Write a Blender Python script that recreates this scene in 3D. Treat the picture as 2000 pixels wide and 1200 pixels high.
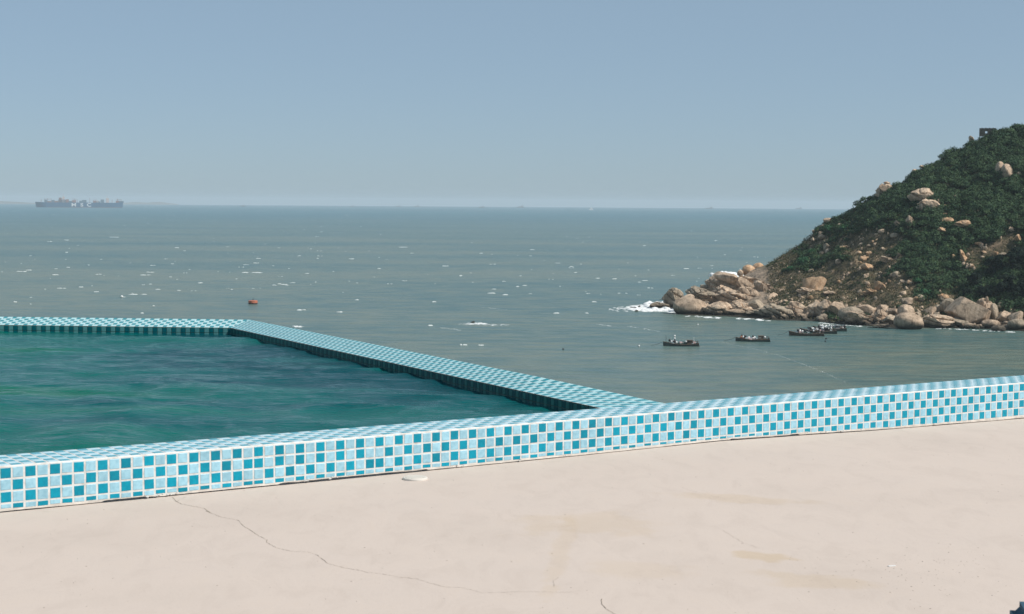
import bpy, bmesh, math, random
import numpy as np
from mathutils import Vector, Matrix, noise as mn
for o in list(bpy.data.objects): bpy.data.objects.remove(o)
SC = bpy.context.scene
COL = SC.collection
R = math.radians
random.seed(7); RNG = np.random.default_rng(7)

# ------------------------------------------------------------------ camera, sky, sun, exposure
F, PITCH, ROLL = 3167.4, 0.06487, 0.006708          # focal length in photo pixels (2000 wide)
CAMZ = 1.26
fwd = np.array([0, math.cos(PITCH), -math.sin(PITCH)])
up0 = np.array([0, math.sin(PITCH), math.cos(PITCH)]); rt0 = np.array([1., 0, 0])
RT = math.cos(ROLL)*rt0 + math.sin(ROLL)*up0
UP = -math.sin(ROLL)*rt0 + math.cos(ROLL)*up0
CAM = np.array([0, 0, CAMZ])
cam = bpy.data.cameras.new('camera'); co = bpy.data.objects.new('camera', cam); COL.objects.link(co)
co.matrix_world = Matrix(((RT[0], UP[0], -fwd[0], 0), (RT[1], UP[1], -fwd[1], 0), (RT[2], UP[2], -fwd[2], CAMZ), (0, 0, 0, 1)))
cam.sensor_width = 36; cam.lens = F/2000*36; cam.clip_end = 60000; cam.clip_start = 0.1
cam.dof.use_dof = True; cam.dof.focus_distance = 14; cam.dof.aperture_fstop = 16
SC.camera = co
SUN_AZ, SUN_EL = R(111), R(46)                       # azimuth clockwise from the view axis (+Y)
SUN_STR, SKY_STR = 4.4, 0.1
world = bpy.data.worlds.new('World'); SC.world = world; world.use_nodes = True
wn = world.node_tree.nodes; wl = world.node_tree.links
bg = wn['Background']; sky = wn.new('ShaderNodeTexSky'); sky.sky_type = 'NISHITA'; sky.sun_disc = False
sky.sun_elevation = SUN_EL; sky.sun_rotation = SUN_AZ
sky.altitude = 0; sky.air_density = 0.6; sky.dust_density = 0.5; sky.ozone_density = 4.0
veil = wn.new('ShaderNodeMix'); veil.data_type = 'RGBA'; veil.inputs[0].default_value = .6      # an even high veil over the whole sky
wl.new(sky.outputs[0], veil.inputs[6]); veil.inputs[7].default_value = (3.45, 4.65, 5.45, 1)
wl.new(veil.outputs[2], bg.inputs[0]); bg.inputs[1].default_value = SKY_STR
sun = bpy.data.lights.new('sun', 'SUN'); sun.energy = SUN_STR; sun.angle = R(0.5); sun.color = (1, .95, .88)
so = bpy.data.objects.new('sun', sun); COL.objects.link(so)
sd = Vector((math.sin(SUN_AZ)*math.cos(SUN_EL), math.cos(SUN_AZ)*math.cos(SUN_EL), math.sin(SUN_EL)))
so.rotation_euler = sd.to_track_quat('Z', 'Y').to_euler()
SC.view_settings.view_transform = 'Standard'; SC.view_settings.look = 'None'
SC.view_settings.exposure = 0.0; SC.view_settings.gamma = 1; SC.view_settings.use_curve_mapping = False
SC.render.engine = 'CYCLES'
SC.cycles.volume_bounces = 1; SC.cycles.max_bounces = 8

# ------------------------------------------------------------------ geometry helpers
def ray(x, y): return fwd + RT*((x-1000)/F) + UP*((600-y)/F)
def at_z(x, y, z):
    d = ray(x, y); return CAM + d*((z-CAMZ)/d[2])
def at_d(x, y, dist):
    d = ray(x, y); return CAM + d*(dist/math.hypot(d[0], d[1]))
def proj(P):
    v = np.asarray(P)-CAM; z = v@fwd
    return 1000+F*(v@RT)/z, 600-F*(v@UP)/z
def tag(o, label=None, category=None, group=None, kind=None):
    if label: o['label'] = label
    if category and kind != 'stuff': o['category'] = category
    if group: o['group'] = group
    if kind: o['kind'] = kind
    return o
def mesh_np(name, V, faces, mat=None, smooth=False):
    """faces: list of index lists or an (n,k) int array"""
    me = bpy.data.meshes.new(name)
    V = np.asarray(V, dtype=np.float32)
    if isinstance(faces, np.ndarray):
        n, k = faces.shape
        me.vertices.add(len(V)); me.vertices.foreach_set('co', V.ravel())
        me.loops.add(n*k); me.loops.foreach_set('vertex_index', faces.astype(np.int32).ravel())
        me.polygons.add(n); me.polygons.foreach_set('loop_start', np.arange(0, n*k, k, dtype=np.int32))
        me.update(calc_edges=True)
    else:
        me.from_pydata(V.tolist(), [], faces)
    if smooth:
        me.polygons.foreach_set('use_smooth', np.ones(len(me.polygons), dtype=bool))
    mats = mat if isinstance(mat, (list, tuple)) else [mat]
    for m in mats:
        if m: me.materials.append(m)
    me.update()
    return me
def obj(name, me, parent=None, **t):
    o = bpy.data.objects.new(name, me); COL.objects.link(o)
    if parent: o.parent = parent
    return tag(o, **t)
def empty(name, loc=(0, 0, 0), rz=0, **t):
    o = bpy.data.objects.new(name, None); COL.objects.link(o); o.location = loc; o.rotation_euler = (0, 0, rz)
    o.empty_display_size = .2
    return tag(o, **t)
class MB:
    """collects simple shapes into one mesh"""
    def __init__(s): s.v = []; s.f = []; s.m = []
    def add(s, V, Fc, mi=0):
        b = len(s.v); s.v += [tuple(map(float, p)) for p in V]; s.f += [[b+i for i in f] for f in Fc]; s.m += [mi]*len(Fc)
    def box(s, c, h, rz=0, mi=0, tilt=0):
        V = []
        M = Matrix.Rotation(rz, 3, 'Z') @ Matrix.Rotation(tilt, 3, 'Y')
        for dx in (-1, 1):
            for dy in (-1, 1):
                for dz in (-1, 1):
                    V.append(Vector(c)+M @ Vector((dx*h[0], dy*h[1], dz*h[2])))
        s.add(V, [(0, 1, 3, 2), (4, 6, 7, 5), (0, 4, 5, 1), (2, 3, 7, 6), (0, 2, 6, 4), (1, 5, 7, 3)], mi)
    def tube(s, a, b, r, n=8, r2=None, mi=0):
        a = Vector(a); b = Vector(b); r2 = r if r2 is None else r2
        q = (b-a).to_track_quat('Z', 'Y').to_matrix(); V = []
        for k, (p, rr) in enumerate(((a, r), (b, r2))):
            for i in range(n):
                t = 2*math.pi*i/n; V.append(p+q @ Vector((rr*math.cos(t), rr*math.sin(t), 0)))
        Fc = [(i, (i+1) % n, n+(i+1) % n, n+i) for i in range(n)]+[tuple(range(n))[::-1], tuple(range(n, 2*n))]
        s.add(V, Fc, mi)
    def ball(s, c, r, n=8, m=6, sq=(1, 1, 1), mi=0):
        V = [(c[0], c[1], c[2]+r*sq[2])]
        for j in range(1, m):
            ph = math.pi*j/m
            for i in range(n):
                t = 2*math.pi*i/n
                V.append((c[0]+r*sq[0]*math.sin(ph)*math.cos(t), c[1]+r*sq[1]*math.sin(ph)*math.sin(t), c[2]+r*sq[2]*math.cos(ph)))
        V.append((c[0], c[1], c[2]-r*sq[2])); e = len(V)-1
        Fc = [(0, 1+i, 1+(i+1) % n) for i in range(n)]
        for j in range(m-2):
            Fc += [(1+j*n+i, 1+(j+1)*n+i, 1+(j+1)*n+(i+1) % n, 1+j*n+(i+1) % n) for i in range(n)]
        Fc += [(e, 1+(m-2)*n+(i+1) % n, 1+(m-2)*n+i) for i in range(n)]
        s.add(V, Fc, mi)
    def mesh(s, name, mat, smooth=False):
        me = bpy.data.meshes.new(name); me.from_pydata(s.v, [], s.f)
        for m in (mat if isinstance(mat, (list, tuple)) else [mat]): me.materials.append(m)
        me.polygons.foreach_set('material_index', s.m)
        if smooth: me.polygons.foreach_set('use_smooth', [True]*len(s.f))
        me.update(); return me
    def build(s, name, mat, parent=None, smooth=False, **t):
        return obj(name, s.mesh(name, mat, smooth), parent, **t)

# value noise (vectorised)
def _hash(ix, iy, seed):
    h = (ix*374761393 + iy*668265263 + seed*1274126177) & 0xffffffff
    h = ((h ^ (h >> 13))*1274126177) & 0xffffffff
    return ((h ^ (h >> 16)) & 0xffff)/65535.0
def vnoise(x, y, seed=0):
    x = np.asarray(x, float); y = np.asarray(y, float)
    ix = np.floor(x).astype(np.int64); iy = np.floor(y).astype(np.int64)
    fx = x-ix; fy = y-iy; fx = fx**3*(fx*(fx*6-15)+10); fy = fy**3*(fy*(fy*6-15)+10)
    a = _hash(ix, iy, seed); b = _hash(ix+1, iy, seed); c = _hash(ix, iy+1, seed); d = _hash(ix+1, iy+1, seed)
    return (a*(1-fx)+b*fx)*(1-fy)+(c*(1-fx)+d*fx)*fy
def fbm(x, y, seed=0, octv=4):
    s = 0; a = .5; t = 0
    for k in range(octv):
        s = s+a*(vnoise(np.asarray(x)*2**k+k*17.3, np.asarray(y)*2**k-k*9.1, seed+k)*2-1); t += a; a *= .5
    return s/t

# ------------------------------------------------------------------ materials
def mat(name):
    m = bpy.data.materials.new(name); m.use_nodes = True
    n = m.node_tree.nodes; l = m.node_tree.links
    return m, n, l, n['Principled BSDF']
def N(n, t, **kw):
    x = n.new(t)
    for k, v in kw.items():
        if k.startswith('i_'):
            key = k[2:]; x.inputs[int(key) if key.isdigit() else key.replace('_', ' ')].default_value = v
        else: setattr(x, k, v)
    return x
def ramp(n, stops, interp='LINEAR'):
    r = n.new('ShaderNodeValToRGB'); e = r.color_ramp.elements; r.color_ramp.interpolation = interp
    while len(e) < len(stops): e.new(.5)
    for k, (p, c) in enumerate(stops):
        e[k].position = p; e[k].color = (*c, 1) if len(c) == 3 else c
    return r
def world_pos(n): return n.new('ShaderNodeNewGeometry').outputs['Position']
def simple(name, col, rough=.6, var=.15, scale=8, bump=0, metallic=0, spec=.5):
    m, n, l, b = mat(name)
    p = world_pos(n); nz = N(n, 'ShaderNodeTexNoise', i_Scale=scale, i_Detail=4.0); l.new(p, nz.inputs['Vector'])
    r = ramp(n, [(.3, tuple(c*(1-var) for c in col)), (.7, tuple(min(1, c*(1+var)) for c in col))])
    l.new(nz.outputs[0], r.inputs[0]); l.new(r.outputs[0], b.inputs['Base Color'])
    b.inputs['Roughness'].default_value = rough; b.inputs['Metallic'].default_value = metallic
    b.inputs['Specular IOR Level'].default_value = spec
    if bump:
        bp = N(n, 'ShaderNodeBump', i_Strength=bump, i_Distance=.02); l.new(nz.outputs[0], bp.inputs['Height']); l.new(bp.outputs[0], b.inputs['Normal'])
    return m
def tile_mat(name, base, edge, var):
    m, n, l, b = mat(name)
    p = world_pos(n)
    info = n.new('ShaderNodeObjectInfo')
    nz = N(n, 'ShaderNodeTexNoise', i_Scale=55.0, i_Detail=3.0); l.new(p, nz.inputs['Vector'])
    vo = N(n, 'ShaderNodeTexNoise', i_Scale=9.0, i_Detail=1.0); l.new(p, vo.inputs['Vector'])
    mx = N(n, 'ShaderNodeMix', data_type='RGBA'); mx.inputs[6].default_value = (*edge, 1); mx.inputs[7].default_value = (*base, 1)
    r = ramp(n, [(.35, (0, 0, 0)), (.6, (1, 1, 1))]); l.new(nz.outputs[0], r.inputs[0]); l.new(r.outputs[0], mx.inputs[0])
    hs = N(n, 'ShaderNodeHueSaturation'); l.new(mx.outputs[2], hs.inputs['Color'])
    mr = N(n, 'ShaderNodeMath', operation='MULTIPLY_ADD'); mr.inputs[1].default_value = var; mr.inputs[2].default_value = 1-var*.5
    l.new(info.outputs['Random'], mr.inputs[0])
    m2 = N(n, 'ShaderNodeMath', operation='MULTIPLY_ADD'); m2.inputs[1].default_value = .25; m2.inputs[2].default_value = -.125; l.new(vo.outputs[0], m2.inputs[0])
    ad = N(n, 'ShaderNodeMath', operation='ADD'); l.new(mr.outputs[0], ad.inputs[0]); l.new(m2.outputs[0], ad.inputs[1])
    l.new(ad.outputs[0], hs.inputs['Value']); l.new(hs.outputs[0], b.inputs['Base Color'])
    b.inputs['Roughness'].default_value = .32; b.inputs['Specular IOR Level'].default_value = .3
    bp = N(n, 'ShaderNodeBump', i_Strength=.15, i_Distance=.002); l.new(nz.outputs[0], bp.inputs['Height']); l.new(bp.outputs[0], b.inputs['Normal'])
    return m
M_DARK = tile_mat('glazed_deep_blue', (0.0, .275, .385), (0.0, .235, .34), .34)
M_LIGHT = tile_mat('glazed_pale_blue', (.34, .58, .68), (.27, .49, .59), .18)
M_DARKR = tile_mat('glazed_sea_green_blue', (.03, .26, .31), (.02, .22, .27), .14)
M_LIGHTR = tile_mat('glazed_pale_sea_green', (.42, .66, .69), (.37, .60, .62), .08)
M_DARKW = tile_mat('shade_tinted_deep_tile', (0.0, .08, .09), (0.001, .065, .07), .2)  # long wall's inner face: its shade is put into the tile colour
M_LIGHTW = tile_mat('shade_tinted_pale_tile', (.03, .165, .155), (.022, .13, .12), .2)  # pale tiles of that face, darkened in colour for the same shade
M_DARKC = tile_mat('sky_sheen_deep_blue', (.10, .36, .44), (.09, .33, .41), .12)  # front coping: pale grazing sky reflection put into the colour
M_LIGHTC = tile_mat('sky_sheen_pale_blue', (.52, .70, .76), (.46, .63, .69), .08)  # pale coping tiles, lightened the same way for sky reflection
M_DARKF = tile_mat('half_shade_deep_tile', (0.0, .12, .14), (0.001, .10, .12), .2)  # far inner face: weaker shade in the colour, since it is partly lit
M_LIGHTF = tile_mat('half_shade_pale_tile', (.10, .29, .29), (.08, .24, .24), .2)  # pale tiles of the far face, with the same weaker painted shade
def grout_mat():
    m, n, l, b = mat('white_grout')
    p = world_pos(n)
    a = N(n, 'ShaderNodeTexNoise', i_Scale=30.0, i_Detail=6.0); l.new(p, a.inputs['Vector'])
    r = ramp(n, [(.3, (.52, .49, .45)), (.5, (.66, .65, .62)), (.8, (.73, .72, .70))]); l.new(a.outputs[0], r.inputs[0])
    l.new(r.outputs[0], b.inputs['Base Color']); b.inputs['Roughness'].default_value = .85
    bp = N(n, 'ShaderNodeBump', i_Strength=.3, i_Distance=.004); l.new(a.outputs[0], bp.inputs['Height']); l.new(bp.outputs[0], b.inputs['Normal'])
    return m
M_GROUT = grout_mat()
M_GROUTSH = simple('shade_tinted_grout', (.05, .10, .085), .8, .4, 12)  # inner-face grout, its colour darkened to stand for shade
M_MORTAR = simple('cream_mortar', (.56, .50, .44), .9, .18, 25, .3)
M_RENDER = simple('grey_cement_render', (.34, .33, .30), .9, .2, 3, .3)
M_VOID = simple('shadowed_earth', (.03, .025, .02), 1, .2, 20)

def deck_mat():
    m, n, l, b = mat('cream_cement_screed')
    p = world_pos(n)
    big = N(n, 'ShaderNodeTexNoise', i_Scale=.7, i_Detail=5.0, i_Roughness=.6); l.new(p, big.inputs['Vector'])
    r1 = ramp(n, [(.3, (.555, .468, .405)), (.5, (.595, .502, .436)), (.7, (.58, .492, .43))]); l.new(big.outputs[0], r1.inputs[0])
    # pale trowelled patches and grey scuffs
    mp = N(n, 'ShaderNodeMapping'); mp.inputs['Scale'].default_value = (1.6, .8, 1); mp.inputs['Rotation'].default_value = (0, 0, .3); l.new(p, mp.inputs[0])
    md = N(n, 'ShaderNodeTexNoise', i_Scale=4.5, i_Detail=8.0, i_Roughness=.7, i_Distortion=.6); l.new(mp.outputs[0], md.inputs['Vector'])
    r2 = ramp(n, [(.36, (.90, .89, .88)), (.52, (1, 1, 1)), (.72, (1.0, .985, .96))]); l.new(md.outputs[0], r2.inputs[0])
    mu = N(n, 'ShaderNodeMix', data_type='RGBA', blend_type='MULTIPLY'); mu.inputs[0].default_value = .5
    l.new(r1.outputs[0], mu.inputs[6]); l.new(r2.outputs[0], mu.inputs[7])
    fi = N(n, 'ShaderNodeTexNoise', i_Scale=70.0, i_Detail=5.0, i_Roughness=.75); l.new(p, fi.inputs['Vector'])
    r3 = ramp(n, [(.27, (.72, .68, .64)), (.38, (1, 1, 1)), (.75, (1.02, 1.02, 1.02))]); l.new(fi.outputs[0], r3.inputs[0])
    mu2 = N(n, 'ShaderNodeMix', data_type='RGBA', blend_type='MULTIPLY'); mu2.inputs[0].default_value = .7
    l.new(mu.outputs[2], mu2.inputs[6]); l.new(r3.outputs[0], mu2.inputs[7])
    cur = mu2.outputs[2]
    # tan stains where water has dried, each with its own place and outline
    st = [((1500, 1088), .17, .028, -.75, .62), ((1150, 1025), .40, .10, -.15, .28), ((1440, 975), .45, .035, -.25, .35), ((1250, 1115), .30, .05, -.1, .2), ((1590, 1135), .3, .04, -.45, .35), ((1095, 1080), .06, .25, -.1, .25)]
    for (px, py), rx, ry, rot, amt in st:
        c = at_z(px, py, 0)
        mm = N(n, 'ShaderNodeMapping', vector_type='TEXTURE'); mm.inputs['Location'].default_value = (c[0], c[1], 0)
        mm.inputs['Rotation'].default_value = (0, 0, rot); mm.inputs['Scale'].default_value = (rx, ry*4, 1)
        wob = N(n, 'ShaderNodeTexNoise', i_Scale=7.0, i_Detail=5.0); l.new(p, wob.inputs['Vector'])
        l.new(p, mm.inputs[0])
        sub = N(n, 'ShaderNodeVectorMath', operation='SUBTRACT'); sub.inputs[1].default_value = (.5, .5, .5); l.new(wob.outputs['Color'], sub.inputs[0])
        sc = N(n, 'ShaderNodeVectorMath', operation='SCALE'); sc.inputs['Scale'].default_value = 1.6; l.new(sub.outputs[0], sc.inputs[0])
        ad = N(n, 'ShaderNodeVectorMath', operation='ADD'); l.new(mm.outputs[0], ad.inputs[0]); l.new(sc.outputs[0], ad.inputs[1])
        sz = N(n, 'ShaderNodeVectorMath', operation='MULTIPLY'); sz.inputs[1].default_value = (1, 1, 0); l.new(ad.outputs[0], sz.inputs[0])
        ln = N(n, 'ShaderNodeVectorMath', operation='LENGTH'); l.new(sz.outputs[0], ln.inputs[0])
        rr = ramp(n, [(.0, (1, 1, 1)), (.45, (.9, .9, .9)), (.75, (0, 0, 0))]); l.new(ln.outputs['Value'], rr.inputs[0])
        fac = N(n, 'ShaderNodeMath', operation='MULTIPLY'); fac.inputs[1].default_value = amt; l.new(rr.outputs[0], fac.inputs[0])
        mx = N(n, 'ShaderNodeMix', data_type='RGBA', blend_type='MULTIPLY'); l.new(fac.outputs[0], mx.inputs[0]); l.new(cur, mx.inputs[6])
        mx.inputs[7].default_value = (.90, .82, .64, 1); cur = mx.outputs[2]
    l.new(cur, b.inputs['Base Color']); b.inputs['Roughness'].default_value = .8; b.inputs['Specular IOR Level'].default_value = .3
    bp = N(n, 'ShaderNodeBump', i_Strength=.35, i_Distance=.004); l.new(md.outputs[0], bp.inputs['Height'])
    bp2 = N(n, 'ShaderNodeBump', i_Strength=.25, i_Distance=.002); l.new(fi.outputs[0], bp2.inputs['Height']); l.new(bp.outputs[0], bp2.inputs['Normal'])
    l.new(bp2.outputs[0], b.inputs['Normal'])
    return m
M_DECK = deck_mat()

def pool_mat():
    m, n, l, b = mat('pool_water')
    p = world_pos(n)
    mp = N(n, 'ShaderNodeMapping'); mp.inputs['Scale'].default_value = (.35, 1.1, 1); l.new(p, mp.inputs[0])
    a = N(n, 'ShaderNodeTexNoise', i_Scale=1.3, i_Detail=3.0, i_Distortion=.4); l.new(mp.outputs[0], a.inputs['Vector'])
    r = ramp(n, [(.26, (.0, .058, .072)), (.42, (.0, .100, .098)), (.56, (.0, .118, .098)), (.70, (.002, .125, .066))]); 
    # bluer water towards the long rim wall: depth and wall shade put into colour
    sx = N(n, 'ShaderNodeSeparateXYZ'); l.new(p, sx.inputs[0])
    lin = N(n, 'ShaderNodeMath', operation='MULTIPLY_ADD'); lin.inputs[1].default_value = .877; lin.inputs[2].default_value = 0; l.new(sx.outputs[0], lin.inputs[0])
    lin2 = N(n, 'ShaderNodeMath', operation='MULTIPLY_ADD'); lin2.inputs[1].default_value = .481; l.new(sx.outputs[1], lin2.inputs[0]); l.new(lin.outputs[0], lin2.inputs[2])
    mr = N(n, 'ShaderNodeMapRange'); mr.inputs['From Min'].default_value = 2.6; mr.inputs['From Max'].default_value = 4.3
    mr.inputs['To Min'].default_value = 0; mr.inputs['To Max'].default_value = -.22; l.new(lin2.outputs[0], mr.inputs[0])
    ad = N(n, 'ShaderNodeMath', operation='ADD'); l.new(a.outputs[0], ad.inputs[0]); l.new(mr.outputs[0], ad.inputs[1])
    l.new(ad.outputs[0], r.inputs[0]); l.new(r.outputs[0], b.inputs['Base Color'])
    b.inputs['Roughness'].default_value = .10; b.inputs['IOR'].default_value = 1.33; b.inputs['Specular IOR Level'].default_value = .15
    mp2 = N(n, 'ShaderNodeMapping'); mp2.inputs['Scale'].default_value = (.6, 1.5, 1); mp2.inputs['Rotation'].default_value = (0, 0, .15); l.new(p, mp2.inputs[0])
    f1 = N(n, 'ShaderNodeTexNoise', i_Scale=7.0, i_Detail=6.0, i_Roughness=.55); l.new(mp2.outputs[0], f1.inputs['Vector'])
    bp = N(n, 'ShaderNodeBump', i_Strength=.8, i_Distance=.035); l.new(f1.outputs[0], bp.inputs['Height'])
    f2 = N(n, 'ShaderNodeTexNoise', i_Scale=30.0, i_Detail=4.0); l.new(mp2.outputs[0], f2.inputs['Vector'])
    bq = N(n, 'ShaderNodeBump', i_Strength=1.0, i_Distance=.010); l.new(f2.outputs[0], bq.inputs['Height']); l.new(bp.outputs[0], bq.inputs['Normal'])
    l.new(bq.outputs[0], b.inputs['Normal'])
    return m
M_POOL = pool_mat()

def sea_mat():
    m, n, l, b = mat('sea_water')
    p = world_pos(n)
    mp = N(n, 'ShaderNodeMapping'); mp.inputs['Scale'].default_value = (.0035, .009, 1); l.new(p, mp.inputs[0])
    a = N(n, 'ShaderNodeTexNoise', i_Scale=1.0, i_Detail=5.0, i_Roughness=.6); l.new(mp.outputs[0], a.inputs['Vector'])
    mq = N(n, 'ShaderNodeMapping'); mq.inputs['Scale'].default_value = (.09, .19, 1); l.new(p, mq.inputs[0])
    a2 = N(n, 'ShaderNodeTexNoise', i_Scale=1.0, i_Detail=6.0, i_Roughness=.65); l.new(mq.outputs[0], a2.inputs['Vector'])
    av = N(n, 'ShaderNodeMix'); av.inputs[0].default_value = .55; l.new(a.outputs[0], av.inputs[2]); l.new(a2.outputs[0], av.inputs[3])
    r = ramp(n, [(.41, (.060, .132, .132)), (.5, (.108, .168, .148)), (.59, (.160, .198, .156))]); l.new(av.outputs[0], r.inputs[0])
    # silt-laden inshore water; farther out the colour takes in the bluer sky reflection
    ln = N(n, 'ShaderNodeVectorMath', operation='LENGTH'); l.new(p, ln.inputs[0])
    mr = N(n, 'ShaderNodeMapRange', interpolation_type='SMOOTHSTEP'); mr.inputs['From Min'].default_value = 700; mr.inputs['From Max'].default_value = 4500; l.new(ln.outputs['Value'], mr.inputs[0])
    mx = N(n, 'ShaderNodeMix', data_type='RGBA'); l.new(mr.outputs[0], mx.inputs[0]); l.new(r.outputs[0], mx.inputs[6]); rf = ramp(n, [(.40, (.018, .115, .150)), (.6, (.05, .155, .17))]); l.new(av.outputs[0], rf.inputs[0]); l.new(rf.outputs[0], mx.inputs[7])
    l.new(mx.outputs[2], b.inputs['Base Color'])
    b.inputs['Roughness'].default_value = .25; b.inputs['IOR'].default_value = 1.33; b.inputs['Specular IOR Level'].default_value = .35
    mw = N(n, 'ShaderNodeMapping'); mw.inputs['Scale'].default_value = (.06, .22, .3); mw.inputs['Rotation'].default_value = (0, 0, .12); l.new(p, mw.inputs[0])
    w = N(n, 'ShaderNodeTexNoise', i_Scale=1.0, i_Detail=7.0, i_Roughness=.62); l.new(mw.outputs[0], w.inputs['Vector'])
    bp = N(n, 'ShaderNodeBump', i_Strength=1.0, i_Distance=2.4); l.new(w.outputs[0], bp.inputs['Height']); l.new(bp.outputs[0], b.inputs['Normal'])
    return m
M_SEA = sea_mat()
M_CAP = simple('thin_foam', (.62, .66, .65), .9, .2, 1)
M_FOAM = simple('sea_foam', (.78, .79, .78), .9, .08, 2)

def rock_mat(name, c1, c2, c3):
    m, n, l, b = mat(name)
    tc = n.new('ShaderNodeTexCoord'); p = world_pos(n); info = n.new('ShaderNodeObjectInfo')
    a = N(n, 'ShaderNodeTexNoise', i_Scale=.55, i_Detail=7.0, i_Roughness=.65); l.new(p, a.inputs['Vector'])
    r = ramp(n, [(.3, c1), (.5, c2), (.68, c3)]); l.new(a.outputs[0], r.inputs[0])
    # lichen and water streaks
    ms = N(n, 'ShaderNodeMapping'); ms.inputs['Scale'].default_value = (1.6, 1.6, .35); l.new(p, ms.inputs[0])
    s = N(n, 'ShaderNodeTexNoise', i_Scale=1.2, i_Detail=6.0, i_Roughness=.7); l.new(ms.outputs[0], s.inputs['Vector'])
    rs = ramp(n, [(.38, (.45, .44, .42)), (.52, (1, 1, 1))]); l.new(s.outputs[0], rs.inputs[0])
    mu = N(n, 'ShaderNodeMix', data_type='RGBA', blend_type='MULTIPLY'); mu.inputs[0].default_value = .75; l.new(r.outputs[0], mu.inputs[6]); l.new(rs.outputs[0], mu.inputs[7])
    # wet algae band at the waterline
    sx = N(n, 'ShaderNodeSeparateXYZ'); l.new(p, sx.inputs[0])
    mr = N(n, 'ShaderNodeMapRange'); mr.inputs['From Min'].default_value = SEA+.55; mr.inputs['From Max'].default_value = SEA+1.9
    ad = N(n, 'ShaderNodeMath', operation='MULTIPLY_ADD'); ad.inputs[1].default_value = 1.6; l.new(a.outputs[0], ad.inputs[0]); l.new(sx.outputs[2], ad.inputs[2])
    sb = N(n, 'ShaderNodeMath', operation='SUBTRACT'); sb.inputs[1].default_value = .8; l.new(ad.outputs[0], sb.inputs[0]); l.new(sb.outputs[0], mr.inputs[0])
    wet = N(n, 'ShaderNodeMix', data_type='RGBA'); l.new(mr.outputs[0], wet.inputs[0]); wet.inputs[6].default_value = (.055, .048, .038, 1); l.new(mu.outputs[2], wet.inputs[7])
    hs = N(n, 'ShaderNodeHueSaturation'); l.new(wet.outputs[2], hs.inputs['Color'])
    mv = N(n, 'ShaderNodeMath', operation='MULTIPLY_ADD'); mv.inputs[1].default_value = .3; mv.inputs[2].default_value = .85; l.new(info.outputs['Random'], mv.inputs[0]); l.new(mv.outputs[0], hs.inputs['Value'])
    l.new(hs.outputs[0], b.inputs['Base Color']); b.inputs['Roughness'].default_value = .9; b.inputs['Specular IOR Level'].default_value = .2
    f = N(n, 'ShaderNodeTexNoise', i_Scale=2.2, i_Detail=8.0, i_Roughness=.7); l.new(p, f.inputs['Vector'])
    bp = N(n, 'ShaderNodeBump', i_Strength=.8, i_Distance=.35); l.new(f.outputs[0], bp.inputs['Height']); l.new(bp.outputs[0], b.inputs['Normal'])
    return m
SEA = CAMZ-32.0
M_ROCK = rock_mat('tan_granite', (.26, .20, .148), (.54, .405, .29), (.68, .525, .385))
M_ROCKO = rock_mat('rust_stained_granite', (.30, .19, .115), (.54, .35, .21), (.64, .47, .32))
M_ROCKD = rock_mat('grey_weathered_granite', (.15, .13, .10), (.36, .295, .22), (.52, .41, .30))

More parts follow.
